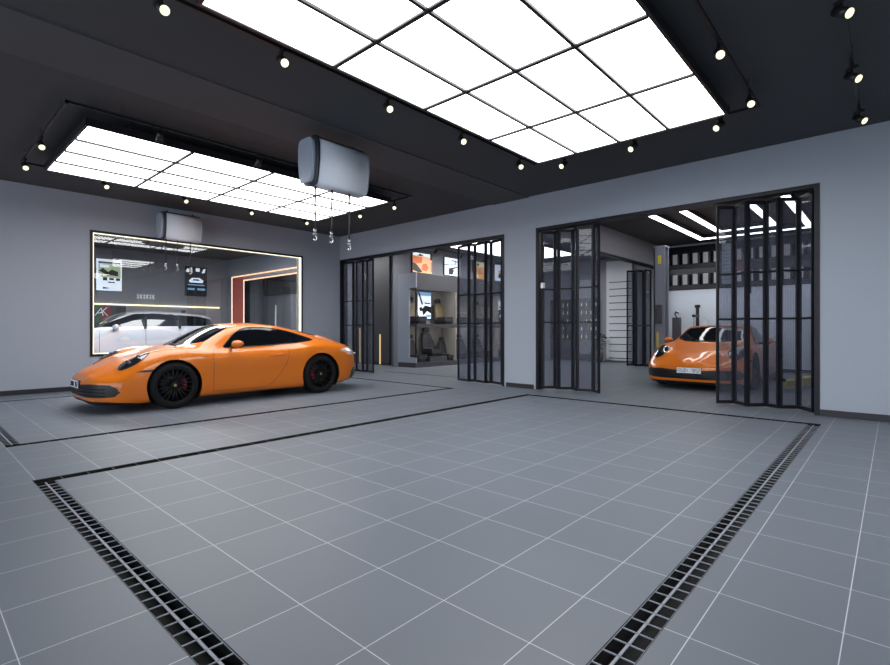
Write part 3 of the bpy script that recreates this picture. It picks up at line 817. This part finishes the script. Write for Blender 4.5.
    # characters as small mesh strokes, 7-segment-like strokes with thickness
    seg = {'B':[(0,0,0,1),(0,1,.8,1),(0,.5,.8,.5),(0,0,.8,0),(.8,.06,.8,.46),(.8,.54,.8,.94)],'U':[(0,0,0,1),(0,0,.8,0),(.8,0,.8,1)],
           'X':[(0,0,.8,1),(0,1,.8,0)],'0':[(0,0,0,1),(0,1,.8,1),(.8,0,.8,1),(0,0,.8,0)],'1':[(.4,0,.4,1)],
           '7':[(0,1,.8,1),(.8,1,.4,0)],'8':[(0,0,0,1),(0,1,.8,1),(.8,0,.8,1),(0,0,.8,0),(0,.5,.8,.5)],'5':[(.8,1,0,1),(0,1,0,.5),(0,.5,.8,.5),(.8,.5,.8,0),(.8,0,0,0)],
           '2':[(0,1,.8,1),(.8,1,.8,.5),(.8,.5,0,.5),(0,.5,0,0),(0,0,.8,0)]}
    b = MB(); x0 = .197; wch = .0405
    for i, ch in enumerate('XBU01 7852'):
        if ch == ' ': continue
        yy = x0-i*wch
        for (u0,v0,u1,v1) in seg[ch]:
            b.cyl((-.014-off, yy-u0*.029, .346+v0*.064), (-.014-off, yy-u1*.029, .346+v1*.064), .0034, 'ink', seg=6)
    b.build('lettering', pl)
    # wipers
    b = MB(); b.tube([(1.20-off,-.35,.885),(1.25-off,-.1,.915),(1.28-off,.25,.925)], .006, 'trimb', 6); b.tube([(1.20-off,.15,.89),(1.27-off,.4,.905),(1.36-off,.56,.90)], .006, 'trimb', 6)
    b.build('wiper', root)
    # rear light bar
    b = MB(); b.tube([(4.49-off+.03*math.cos(q*PI/2/.6)-.012, q, .675) for q in np.linspace(-.55,.55,21)], .012, 'tail', 8); b.build('light_bar', root)
    return root
car1 = sports_car()
car2 = copy_tree(car1); car2.location = (9.95+2.26, 2.85, 0); car2['label'] = 'orange sports car inside the workshop, partly behind glass folding door'

def suv():
    c = lambda v: (lambda x: 0*x+v)
    Wd = tab((0,.93),(1,.96),(3.8,.96),(4.8,.90))
    mul = lambda f, k: (lambda x: f(x)*k)
    zb = tab((0,.28),(.5,.24),(4.2,.26),(4.8,.36))
    zc = tab((0,.86),(.25,.97),(.8,1.04),(1.4,1.10),(1.55,1.14),(1.9,1.33),(2.25,1.52),(2.5,1.585),(3.0,1.62),(3.7,1.61),(4.3,1.56),(4.6,1.52),(4.70,1.30),(4.8,1.05))
    rails = [(c(0.), zb),(mul(Wd,.85), zb),(mul(Wd,.98), lambda x: zb(x)+.05),(Wd, c(.62)),
      (mul(Wd,.985), tab((0,.80),(1,.93),(4.8,.98))),
      (mul(Wd,.93), tab((0,.84),(.5,1.0),(1.4,1.13),(3,1.16),(4.8,1.18))),
      (tab((0,.6),(1.3,.70),(1.5,.78),(1.9,.76),(2.4,.70),(4.3,.68),(4.8,.72)), tab((0,.86),(.3,.98),(1.3,1.09),(1.5,1.12),(1.9,1.27),(2.25,1.43),(2.5,1.50),(3,1.535),(3.7,1.525),(4.3,1.47),(4.6,1.42),(4.7,1.25),(4.8,1.08))),
      (c(.35), lambda x: zc(x)-.015),(c(0.), zc)]
    car = Car(4.8, rails, .65, .85, .5, 3, .35, 3.2, .12, .06, N=300, K=12)
    off = 2.4
    root = thing('suv', 'white SUV with dark windows seen through the lit window', 'car', (1.95+2.4, 16.5, 0))
    root.scale = (1.0, 1.0, 1.045)
    reg = [('side_window', M['cglass'], 'sz', [(1.60,1.165),(4.35,1.205),(4.68,1.26),(4.60,1.40),(4.2,1.485),(3.0,1.545),(2.5,1.52),(2.1,1.37)], lambda s,y,z: (y > .6)&(z > 1.1)&(s > 1.5), 0),
           ('windshield', M['cglass'], 'sy', [(1.5,-.1),(1.5,.4),(1.58,.72),(2.3,.62),(2.42,.3),(2.42,-.1)], lambda s,y,z: (z > 1.05)&(s > 1.4)&(s < 2.6), 0)]
    body, parts = build_shell(car, reg, [(.95,.37,.42,.6),(3.85,.37,.42,.6)], root, 'car_body', M['white_paint'], off)
    for sd in (-1, 1):
        sw = parts['side_window'][0 if sd == -1 else 1]
        b = MB()
        for x in (2.72, 3.62): b.box(x-.03-off, x+.03-off, sd*.84-.10, sd*.84+.02, 1.12, 1.46, 'trimb')
        b.build('pillar', sw)
        b = MB(); b.sph((1.98-off, sd*1.02, 1.16), .12, 'white_paint', (.7,.8,.65), 20); b.build('wing_mirror', root)
        b = MB()
        for x in (1.62, 2.72, 3.62): b.tube([(x-off, sd*(car.y_at(x, z)+.001), z) for z in np.linspace(.4,1.08,8)], .005, 'trimb', 6)
        b.build('door_seam', root)
        for x in (.95, 3.85): wheel(root, x-off, sd*.82, .37, .37, sd, .24, .26, 'steel', 8, False)
    b = MB(); b.box(.3-off,4.5-off,-.6,.6,.3,.8,'trimb'); b.build('underbody', root)
    b = MB(); b.box(4.0-off,4.12-off,-.012,.012,1.60,1.68,'trimb',.004); b.build('antenna', root)
suv()

# ------------------------------------------------------------------ adjoining bay: posters, sign, lettering, light strip, added fill lamps
YB = 18.348
def wall_print(name, label, cat, x0, x1, z0, z1, ydepth, y, shapes, edge='black', group=None):
    """flat framed print on a wall facing -y; shapes: (material, polygon in 0..1)"""
    W, H = x1-x0, z1-z0
    g = thing(name, label, cat, (x0, y, z0), 0, group)
    b = MB(); b.box(0,W,-ydepth,0,0,H,edge,.004); b.build('backing', g)
    b = MB(); b.box(.012,W-.012,-ydepth-.004,-ydepth,.012,H-.012,shapes[0]); d = -ydepth-.0045
    for k, (m, poly) in enumerate(shapes[1]):
        i = b.mi(m); f = b.bm.faces.new([b.bm.verts.new((.012+u*(W-.024), d-.0004*k, .012+v*(H-.024))) for u, v in poly]); f.material_index = i
        f.normal_update()
        if f.normal.y > 0: f.normal_flip()
    b.build('print', g)
    return g
R_ = lambda a, b_, c, d: [(a,b_),(c,b_),(c,d),(a,d)]
wall_print('poster', 'white poster of car parts on far wall behind the window, left of the dark one', 'poster', 4.11,4.82,2.36,3.37,.04,YB,
  ('lit_white', [('lit_green', R_(.08,.42,.95,.85)),('lit_dark', [(.1,.62),(.4,.50),(.85,.48),(.85,.62),(.6,.68),(.45,.60),(.25,.72)]),('lit_dark', R_(.08,.86,.95,.92)),
   ('lit_white', R_(.15,.74,.5,.82)),('lit_dark', R_(.25,.32,.42,.42)),('lit_dark', R_(.5,.34,.68,.41)),('lit_dark', R_(.76,.33,.93,.41)),('lit_dark', R_(.45,.25,.72,.29)),('lit_dark', [(.25,.12),(.55,.08),(.25,.05)])]))
wall_print('poster', 'dark poster with a white car front on far wall behind the window', 'poster', 6.72,7.46,2.33,3.37,.04,YB,
  ('lit_dark', [('lit_white', [(0,.83),(.1,.95),(.2,.85),(.12,.8)]),('lit_white', [(.22,.98),(.3,.98),(.32,.8),(.24,.8)]),('lit_white', R_(.48,.85,.66,.97)),('lit_white', [(.75,.8),(.85,.95),(.95,.97),(.9,.82)]),
   ('lit_white', [(.15,.52),(.3,.62),(.65,.63),(.85,.54),(.8,.46),(.2,.46)]),('lit_dark', [(.3,.53),(.38,.58),(.6,.58),(.68,.53)]),('lit_blue', R_(.1,.36,.9,.40)),('lit_blue', R_(.1,.20,.42,.27)),('lit_blue', R_(.55,.20,.92,.27))]))
b = MB(); x = 5.24
for k in range(6):
    w_ = .085; b.box(x,x+w_*.8,YB-.02,YB,2.19,2.21,'whitet'); b.box(x,x+w_*.8,YB-.02,YB,2.27,2.29,'whitet'); b.box(x+w_*.3,x+w_*.5,YB-.02,YB,2.15,2.32,'whitet')
    if k % 2: b.box(x,x+w_*.2,YB-.02,YB,2.19,2.29,'whitet')
    x += w_*1.08
tag(b.build('wall_lettering'), 'small white lettering on the far wall between two posters', 'lettering')
b = MB(); b.box(1.2,7.9,YB-.05,YB,1.93,1.965,'ledw'); tag(b.build('light_strip'), 'long warm horizontal light strip on far wall above the white SUV', 'light strip')
# striped sign with two white strokes
g = thing('wall_sign', 'green and red striped sign with white logo above the SUV bonnet', 'sign', (3.3, YB, 1.1))
b = MB(); b.box(0,1.62,-.05,0,0,.80,'dark')
cols = ['reds','greens','reds','dark','greens','dark','greens','reds','reds','dark','lit_dark','lit_dark']
for k, cc in enumerate(cols): b.box(.01+k*.1333, .01+(k+1)*.1333, -.056,-.05,.01,.79,cc)
b.build('board', g)
b = MB()
for p0, p1 in [((.78,.48),(.95,.72)),((.95,.72),(1.0,.48)),((.92,.56),(1.10,.74)),((1.0,.62),(1.12,.48)),((.85,.56),(.98,.58))]:
    b.cyl((p0[0],-.062,p0[1]),(p1[0],-.062,p1[1]),.012,'whitet',seg=6)
b.build('logo', g)
def fill_lamp(x0,x1,y0,y1,label, es='panel'):  # lamp added only to brighten a back room
    g = thing('added_lamp', label, 'fill lamp', ((x0+x1)/2,(y0+y1)/2,3.60))
    hx, hy = (x1-x0)/2,(y1-y0)/2; b = MB()
    for q in [(-hx,hx,-hy,-hy+.03),(-hx,hx,hy-.03,hy),(-hx,-hx+.03,-hy+.03,hy-.03),(hx-.03,hx,-hy+.03,hy-.03)]: b.box(*q,0,.12,'black')
    b.build('housing', g); b = MB(); b.box(-hx+.03,hx-.03,-hy+.03,hy-.03,.01,.03,es); b.build('diffuser', g)
fill_lamp(2.2,6.2,12.4,14.0,'unseen ceiling lamp added to brighten the bay behind the window','fillbay')
fill_lamp(8.8,10.2,12.2,14.2,'ceiling lamp added to brighten the passage behind the folding doors','led')
fill_lamp(9.2,10.0,15.0,17.5,'ceiling lamp added to brighten the passage beyond the red opening','led')

# ------------------------------------------------------------------ passage with dark door
g = thing('dark_door', 'tall dark door with slim gold handles beside the showroom shelves', 'door', (10.555, 12.92, 0))
b = MB(); b.box(-.02,.05,-.97,.97,.09,3.70,'dark'); b.box(-.01,.05,-.97,.97,0,.09,'skirt'); b.build('door_panel', g)
for y, h in ((-.54,1.0),(.50,1.2)):
    b = MB(); b.box(-.05,-.02,y-.022,y+.022,.03 if h < 1.1 else .03,h,'gold',.004); b.build('handle', g)
g = thing('cabinet', 'grey storage cabinet with tall handle seen through the red-edged opening', 'cabinet', (10.625,18.7,0))
b = MB(); b.box(-.28,0,-1.2,.9,0,2.55,'wallin'); b.build('body', g)
b = MB(); b.box(-.32,0,-1.2,.9,2.55,3.55,'dark'); b.build('top_box', g)
b = MB(); b.box(-.31,-.28,-.05,.0,.9,2.15,'whitet'); b.build('handle', g)

# ------------------------------------------------------------------ showroom display shelf with car seats
g = thing('display_cabinet', 'two-tier lit display cabinet holding car seats in the showroom', 'cabinet', (10.45, 10.65, 0))
L_ = 6.8
b = MB(); b.box(0,L_,.0,.78,0,.14,'dgrey'); b.build('plinth', g)
b = MB(); b.box(.0,.05,.28,.80,2.42,2.86,'cabw'); b.box(.05,L_,0,.28,2.42,2.86,'dgrey'); b.box(.05,L_,.28,.80,2.43,2.86,'cabw'); b.box(0,.05,0,.28,2.42,2.86,'cabw'); b.build('fascia', g)
b = MB(); b.box(0,.05,.30,.80,.14,2.42,'cabw'); b.box(0,.05,0,.30,0.14,.30,'cabw'); b.build('side_panel', g)
b = MB(); b.box(.0,.035,0,.035,.30,2.42,'black'); b.build('corner_post', g)
b = MB(); b.box(.05,L_,.76,.80,.14,2.42,'cream'); b.build('back_panel', g)
b = MB(); b.box(.05,L_,.0,.76,1.26,1.32,'dgrey',.004); b.box(.05,L_,.0,.02,1.21,1.26,'dgrey'); b.box(.05,L_,.0,.02,2.37,2.42,'dgrey'); b.build('shelf', g)
for x in (1.95, 4.3): 
    b = MB(); b.box(x,x+.03,.10,.76,.14,1.26,'cream'); b.box(x,x+.03,.10,.76,1.32,2.42,'cream'); b.build('divider', g)
for z in (2.40, 1.245):
    b = MB(); b.box(.1,L_,.03,.08,z+.0,z+.014,'ledcab'); b.build('light_strip', g)
def make_seat(m):
    g = thing('car_seat', 'x', 'car seat', (0,0,0), 0, 'car seats in the display cabinet')
    b = MB(); b.box(-.24,.24,-.20,.22,0,.06,'black'); b.box(-.20,.20,-.22,.24,.06,.10,'black'); b.build('seat_base', g)
    b = MB()   # cushion with side bolsters
    b.prism([(-.25,.10),(-.26,.24),(-.19,.26),(-.15,.20),(.15,.20),(.19,.26),(.26,.24),(.25,.10)], 'y', -.22, .20, 'leather', False); c = b.build('cushion', g)
    def back(w, t, h0, h1, name, z=0, yoff=.14):
        b = MB()
        rows = []
        for k in range(13):
            q = k/12; ww = w*(1-.42*q**2.4)*(1 if q < .92 else .93); zz = h0+(h1-h0)*q; yy = yoff+.12*q
            ring = []
            for a in range(0,360,20):
                cc, s_ = math.cos(D(a)), math.sin(D(a)); n = .5
                X_ = ww*math.copysign(abs(cc)**n, cc); Y_ = t*(1-.3*q)*math.copysign(abs(s_)**n, s_)
                if s_ < 0: Y_ += .035*(1-(X_/ww)**2)       # hollow between the bolsters
                ring.append(b.bm.verts.new((X_, yy+Y_, zz)))
            rows.append(ring)
        i = b.mi(m)
        for r0, r1 in zip(rows, rows[1:]):
            for k in range(18):
                f = b.bm.faces.new((r0[k], r0[(k+1)%18], r1[(k+1)%18], r1[k])); f.smooth = True; f.material_index = i
        b.bm.faces.new(rows[0][::-1]); b.bm.faces.new(rows[-1])
        return b.build(name, g)
    back(.275,.085,.16,.72,'backrest')
    b = MB(); b.cyl((-.05,.26,.70),(-.05,.27,.80),.007,'steel',seg=8); b.cyl((.05,.26,.70),(.05,.27,.80),.007,'steel',seg=8)
    b.box(-.12,.12,.215,.31,.765,.90,'leather',.035); b.build('headrest', g)
    return g
seatd, seatb = make_seat('leather'), make_seat('leatherb')
ud = {'d': False, 'b': False}
def seat(kind, x, z, rz, label, sc=1.):
    src = seatd if kind == 'd' else seatb
    o = src if not ud[kind] else copy_tree(src); ud[kind] = True
    o.location = (x, 11.03, z); o.rotation_euler = (0,0,rz); o.scale = (sc,)*3; o['label'] = label
seat('b', 10.88, 1.32, D(10), 'olive brown car seat at left end of the upper shelf', .95)
seat('b', 12.12, 1.32, D(8), 'olive brown car seat in the middle of the open upper shelf, facing right', .95)
seat('d', 12.85, 1.32, D(0), 'dark car seat on the upper shelf just left of the folding door', .95)
seat('b', 14.15, 1.32, D(0), 'brown car seat on the upper shelf behind the folding door glass', .95)
seat('d', 15.1, 1.32, D(-10), 'dark car seat on the upper shelf at its far right', .95)
seat('d', 10.88, .14, D(15), 'dark car seat at left end of the lower shelf', .95)
seat('d', 11.55, .30, D(2), 'large charcoal car seat raised on a block on the lower shelf', 1.02)
seat('d', 12.28, .14, D(10), 'dark car seat on lower shelf, right of the raised charcoal one', .85)
seat('d', 13.2, .14, D(0), 'dark car seat on lower shelf behind the first pane of glass', .95)
seat('d', 14.15, .14, D(0), 'dark car seat on lower shelf directly below the brown one behind glass', .95)
seat('d', 15.1, .14, D(-5), 'dark car seat on the lower shelf at its far right', .95)
b = MB(); b.box(11.20,12.0,10.78,11.30,.14,.30,'dgrey',.005); tag(b.build('display_block'), 'grey block under the raised charcoal car seat', 'block')
CABY = 11.40
def screen(x0,x1,z0,z1,label):
    wall_print('display_screen', label, 'screen', x0,x1,z0,z1,.03,CABY-.01,
     ('lit_white', [('lit_blue', R_(0,.86,1,1)),('lit_dark', [(0,.98),(.1,1),(.4,.55),(.3,.5)]),('lit_dark', [(.3,.35),(.55,.5),(1,.45),(1,.2),(.7,.28),(.4,.1)]),('lit_dark', [(.1,.4),(.3,.45),(.35,.3),(.15,.25)]),
      ('lit_dark', [(.5,.62),(.95,.60),(.95,.56),(.5,.56)]),('lit_blue', R_(.6,.05,.95,.15))]))
screen(11.22,11.85,1.50,2.38,'bright screen showing a car interior on the upper shelf, left one')
screen(15.35,15.95,1.50,2.38,'bright screen showing a car interior at the right end of the upper shelf')
PY = 10.93
wall_print('lightbox_picture', 'orange and red picture lightbox above the seat cabinet, first from the left', 'picture', 10.53,11.40,2.90,3.53,.05,PY,
  ('lit_peach', [('lit_white', R_(0,.86,1,1)),('lit_dark', [(.25,.86),(.35,.98),(.5,.92),(.55,.86)]),('lit_orange', [(0,.4),(0,.84),(.5,.8),(.45,.5)]),('lit_dark', [(0,.1),(0,.5),(.2,.4),(.5,.05),(.3,0)]),('lit_orange', [(.45,.15),(.5,.45),(.7,.5),(.82,.3),(.7,.1)]),('lit_dark', R_(.9,.7,1,1)),('lit_orange', R_(.93,.1,1,.6))]))
wall_print('lightbox_picture', 'blue-white picture lightbox with dark figure above the cabinet, second from left', 'picture', 11.98,12.78,2.93,3.53,.05,PY,
  ('lit_white', [('lit_dark', [(.25,.05),(.25,.4),(.45,.45),(.6,.3),(.5,.05)]),('lit_dark', [(0,.6),(.3,.62),(.3,.57),(0,.55)]),('lit_dark', [(.45,.45),(.8,.55),(.8,.48),(.5,.36)]),('lit_blue', [(.35,.6),(.7,.62),(.75,.9),(.7,.9),(.6,.66),(.35,.66)]),('lit_dark', [(.45,.9),(.9,.82),(.9,.78),(.45,.84)])]))
wall_print('lightbox_picture', 'golden picture lightbox above the seat cabinet behind glass', 'picture', 13.49,14.14,2.93,3.56,.05,PY,
  ('lit_gold', [('lit_cream', R_(0,.7,1,.98)),('lit_orange', [(.35,.35),(.5,.62),(.7,.4),(.9,.35),(.6,.25)]),('lit_dark', R_(.3,.75,.45,.9)),('lit_cream', [(.05,.1),(.3,.3),(.5,.05)])]))
wall_print('lightbox_picture', 'white picture lightbox above the seat cabinet, farthest right', 'picture', 14.72,15.4,2.95,3.56,.05,PY,
  ('lit_white', [('lit_dark', [(.3,.2),(.4,.5),(.6,.45),(.7,.15)]),('lit_gold', R_(.35,.5,.6,.65))]))
# lit showroom ceiling panel
g = thing('showroom_ceiling_light', 'bright white ceiling panel inside the showroom doorway', 'ceiling light', (12.9, 8.75, 3.6))
b = MB(); b.box(-2.0,2.0,-1.02,1.02,.02,.09,'black'); b.build('housing', g); b = MB(); 
for i in range(4):
    b.box(-2.0+1.0*i+.01,-2.0+1.0*(i+1)-.01,-1.0,1.0,0,.02,'led')
b.build('diffuser', g)
for k, (x, y) in enumerate([(10.9,10.25),(12.1,10.25),(13.3,10.25),(9.9,8.9)]):
    spot(x, y, D(90), 'track spotlight inside the showroom ceiling, %s from the left' % ORD[k] if k < 3 else 'track spotlight inside the showroom, closest to its doorway')

# slatted partition, bottle shelves and plant at the far end of the showroom
g = thing('slat_panel', 'pale panel with dark horizontal grooves left of the lift post', 'wall panel', (17.2, 7.24, 0))
b = MB(); b.box(0,.06,-.47,.47,.05,3.6,'slat')
b.box(-.012,0,-.47,-.34 + .0,.05,3.6,'slat'); b.build('board', g)
b = MB()
for k in range(12):
    z = .12+k*.246; b.box(-.016,.0,-.46,.36,z,z+.028,'dark')
b.build('groove', g)
g = thing('bottle_shelf', 'backlit shelf unit with glowing compartments seen through the folding door', 'shelf', (17.29, 8.95, 0))
b = MB(); b.box(-.26,0,-.95,.95,0,.75,'dark'); b.box(-.03,0,-.95,.95,.75,2.3,'dark')
for y in [-.95+.19*k for k in range(11)]: b.box(-.26,-.03,y-.012 if y > -.95 else y, y+.012,.75,2.3,'dark')
for z in (.75,1.05,1.35,1.65,1.95,2.28): b.box(-.26,-.03,-.95,.95,z,z+.02,'dark')
b.build('frame', g)
b = MB()
for k in range(10):
    for j in range(5):
        if (k*3+j) % 4 != 3: b.box(-.034,-.03,-.90+.19*k,-.90+.19*k+.10,.83+.3*j,.95+.3*j,'lit_bott')
b.build('backlight', g)
g = thing('potted_plant', 'dark green potted plant beside the pale slatted panel', 'plant', (16.75, 7.78, 0))
b = MB(); b.cyl((0,0,0),(0,0,.35),.13,'pot',.17,seg=20); b.build('pot', g)
b = MB()
for k in range(60):
    a = random.random()*2*PI; r = .05+.18*random.random(); z = .45+.5*random.random(); q = Vector((r*math.cos(a)*.9, r*math.sin(a)*.9, z))
    d_ = Vector((math.cos(a), math.sin(a), random.uniform(-.2,.8))).normalized()*.13; s_ = d_.orthogonal().normalized()*.03
    f = b.bm.faces.new([b.bm.verts.new(p) for p in (q, q+d_*.5+s_, q+d_, q+d_*.5-s_)]); f.material_index = b.mi('leaf')
b.cyl((0,0,.3),(0,0,.75),.012,'leaf',seg=6); b.build('foliage', g)

# ------------------------------------------------------------------ workshop
# LED loops in the ceiling
def loop(x0,x1,y0,y1,w_,label):
    g = thing('led_loop_light', label, 'ceiling light', ((x0+x1)/2,(y0+y1)/2,3.60), 0, 'rectangular led loops')
    hx, hy = (x1-x0)/2,(y1-y0)/2
    for nm, e, z0, z1, m in (('housing',0.012,.012,ZC-3.60,'black'),('diffuser',0,0,.012,'led')):
        b = MB()
        for q in [(-hx-e,hx+e,-hy-e,-hy+w_+e),(-hx-e,hx+e,hy-w_-e,hy+e),(-hx-e,-hx+w_+e,-hy+w_+e,hy-w_-e),(hx-w_-e,hx+e,-hy+w_+e,hy-w_-e)]: b.box(*q,z0,z1,m)
        b.build(nm, g)
loop(9.0,14.75,1.42,3.95,.13,'outer rectangular white light loop on the workshop ceiling')
loop(9.4,13.9,2.02,3.32,.13,'inner rectangular white light loop on the workshop ceiling')
# racks
g = thing('storage_rack', 'grey steel wall rack with two lit shelves on the workshop back wall', 'rack', (16.0, 2.0, 0))
y0, y1 = -2.0, 3.25
RZ = (2.44, 3.05)
for z in RZ:
    b = MB(); b.box(-.42,-.0,y0,y1,z-.06,z,'rack',.004); b.box(-.43,-.42,y0,y1,z-.10,z+.012,'rack'); b.build('shelf', g)
    b = MB(); b.box(-.40,-.36,y0+.05,y1-.05,z-.075,z-.062,'ledrack'); b.build('light_strip', g)
b = MB()
for y in (y0+.02, .9, y1-.02): b.box(-.40,-.36,y-.02,y+.02,RZ[0]-.3,3.6,'rack'); b.box(-.40,0,y-.015,y+.015,RZ[0]-.1,RZ[0]-.07,'rack')
b.build('upright', g)
b = MB(); b.box(-.02,0,y0,y1,RZ[0]-.1,3.66,'can'); b.build('back_panel', g)
def make_can():
    g = thing('oil_can', 'x', 'can', (0,0,0), 0, 'dark cans on the workshop rack')
    b = MB(); b.box(-.12,.12,-.11,.11,0,.34,'can',.02); b.build('body', g)
    b = MB(); b.box(-.125,-.12,-.055,.075,.035,.33,'canlabel'); b.build('paper_label', g)
    b = MB(); b.cyl((-.03,0,.34),(-.03,0,.375),.03,'can',seg=12); b.build('cap', g)
    return g
can0 = make_can(); first = True
for r, z in enumerate(RZ):
    for k in range(16):
        y = 5.12-.278*k
        if y < .3 or k == 6: continue
        o = can0 if first else copy_tree(can0); first = False
        o.location = (15.73, y, z); o['label'] = 'dark can with pale label on the %s rack shelf, %s from its left end' % (('lower','upper')[r], ORD[k])

# two-post lift
def post(y, sgn, label):
    g = thing('car_lift_post', label, 'car lift', (12.6, y, 0), 0, 'two-post car lift')
    b = MB(); b.box(-.20,.20,-.13,.13,0,.02,'post'); b.box(-.15,.15,-.13 if sgn < 0 else .10,-.10 if sgn < 0 else .13,.02,3.15,'post')
    b.box(-.15,-.11,-.13,.13,.02,3.15,'post',.004); b.box(.11,.15,-.13,.13,.02,3.15,'post',.004); b.box(-.16,.16,-.14,.14,3.15,3.19,'post'); b.build('column', g)
    b = MB(); b.box(-.10,.10,-.09,.09,.10,.75,'post',.008); b.build('carriage', g)
    b = MB(); b.box(-.22,-.15,-.07,.07,1.3,1.75,'rack',.01); b.build('power_box', g); b = MB(); b.box(-.157,-.15,-.05,.03,2.75,2.95,'yellow'); o = b.build('warning_sticker', g); o['label'] = 'yellow sticker'
    return g
p1 = post(4.24, 1, 'tall grey car lift post left of the second orange car')
p2 = post(1.12, -1, 'tall grey car lift post right of the second orange car')
def arm(g, y, d, dx):
    b = MB(); r = Matrix.Rotation(math.atan2(d, dx), 4, 'Z'); L_ = math.hypot(d, dx)
    b.box(0,L_*.6,-.09,.09,.05,.21,'yellow',.006, r); b.box(L_*.5,L_,-.07,.07,.07,.19,'yellow',.005, r)
    b.cyl((dx,d,.17),(dx,d,.23),.05,'black',seg=16); o = b.build('lift_arm', g); o['label'] = 'yellow swing arm'
arm(p2, 0, .42, -1.5); arm(p2, 0, .18, .95)
arm(p1, 0, -.16, .95); arm(p1, 0, -.16, -.95)
b = MB(); b.box(-.02,.02,-.02,.02,.75,1.08,'yellow',.006); b.build('safety_handle', p1, (-.75,-.17,0))
b = MB(); b.box(-.74,-.12,-.19,-.15,.66,.75,'yellow',.004); b.build('handle_bracket', p1)

# tyre changer at the back
g = thing('tyre_changer', 'dark tyre changer with tall post behind the second orange car', 'machine', (15.2, 4.3, 0))
b = MB(); b.box(-.35,.35,-.40,.40,0,.80,'dgrey',.02); b.build('cabinet', g)
b = MB(); b.cyl((0,0,.80),(0,0,.90),.26,'steel',seg=32); b.build('turntable', g)
b = MB(); b.cyl((.28,-.1,.8),(.28,-.1,1.78),.045,'trimb',seg=16); b.cyl((.28,-.1,1.78),(.28,-.1,1.86),.075,'black',seg=16)
b.box(-.12,.34,-.14,-.06,1.50,1.57,'trimb',.008); b.cyl((-.08,-.1,1.05),(-.08,-.1,1.60),.02,'steel',seg=10); b.build('mounting_post', g)
b = MB(); b.box(-.1,.1,.28,.48,.8,1.50,'dgrey',.01); b.tube([(0,.38,1.5),(-.05,.42,1.6),(-.1,.38,1.66),(-.1,.30,1.62)],.02,'black'); b.build('inflation_tower', g)
b = MB(); b.tube([(.1,-.3,1.5),(.12,-.42,1.4),(.1,-.44,1.1),(0,-.4,.8)],.012,'steel'); b.build('air_hose', g)
g = thing('slim_box', 'slim upright grey box between the cans, hanging on the workshop rack', 'box', (15.45, 3.44, 2.42))  # plain upright box, its use not identified
b = MB(); b.box(-.10,.10,-.11,.11,0,1.12,'hoistc',.015); b.build('housing', g)
b = MB()
for k in range(9): b.box(-.105,-.10,-.08,.08,.1+.1*k,.13+.1*k,'post')
b.build('grille', g)
b = MB(); b.box(.10,.14,-.04,.04,.9,1.2,'rack'); b.build('bracket', g)

# cool ambient fill: sky light through an unseen opening added behind the camera
pl = bpy.data.lights.new('fill_opening_portal', 'AREA'); pl.shape = 'RECTANGLE'; pl.size = 3.3; pl.size_y = 16; pl.cycles.is_portal = True
po = bpy.data.objects.new('fill_opening_portal', pl); COL.objects.link(po); po.location = (-6.1, 2.8, 1.65); po.rotation_euler = (0, -PI/2, 0)
# ------------------------------------------------------------------ camera, world, colour
cam = bpy.data.cameras.new('camera'); co = bpy.data.objects.new('camera', cam); COL.objects.link(co)
co.location = (0, 0, 1.136); co.rotation_euler = (PI/2, 0, math.atan2(449, 495.6)-PI/2)
cam.sensor_width = 36; cam.lens = 36*495.6/890; cam.shift_y = -2.5/890; cam.clip_start = .05
SC.camera = co
wd = bpy.data.worlds.new('world'); SC.world = wd; wd.use_nodes = True
bg = wd.node_tree.nodes['Background']; bg.inputs[0].default_value = (.82,.89,1.0,1); bg.inputs[1].default_value = 3.0
SC.view_settings.view_transform = 'Standard'; SC.view_settings.look = 'None'; SC.view_settings.gamma = 1
SC.view_settings.exposure = 0; SC.view_settings.use_curve_mapping = False
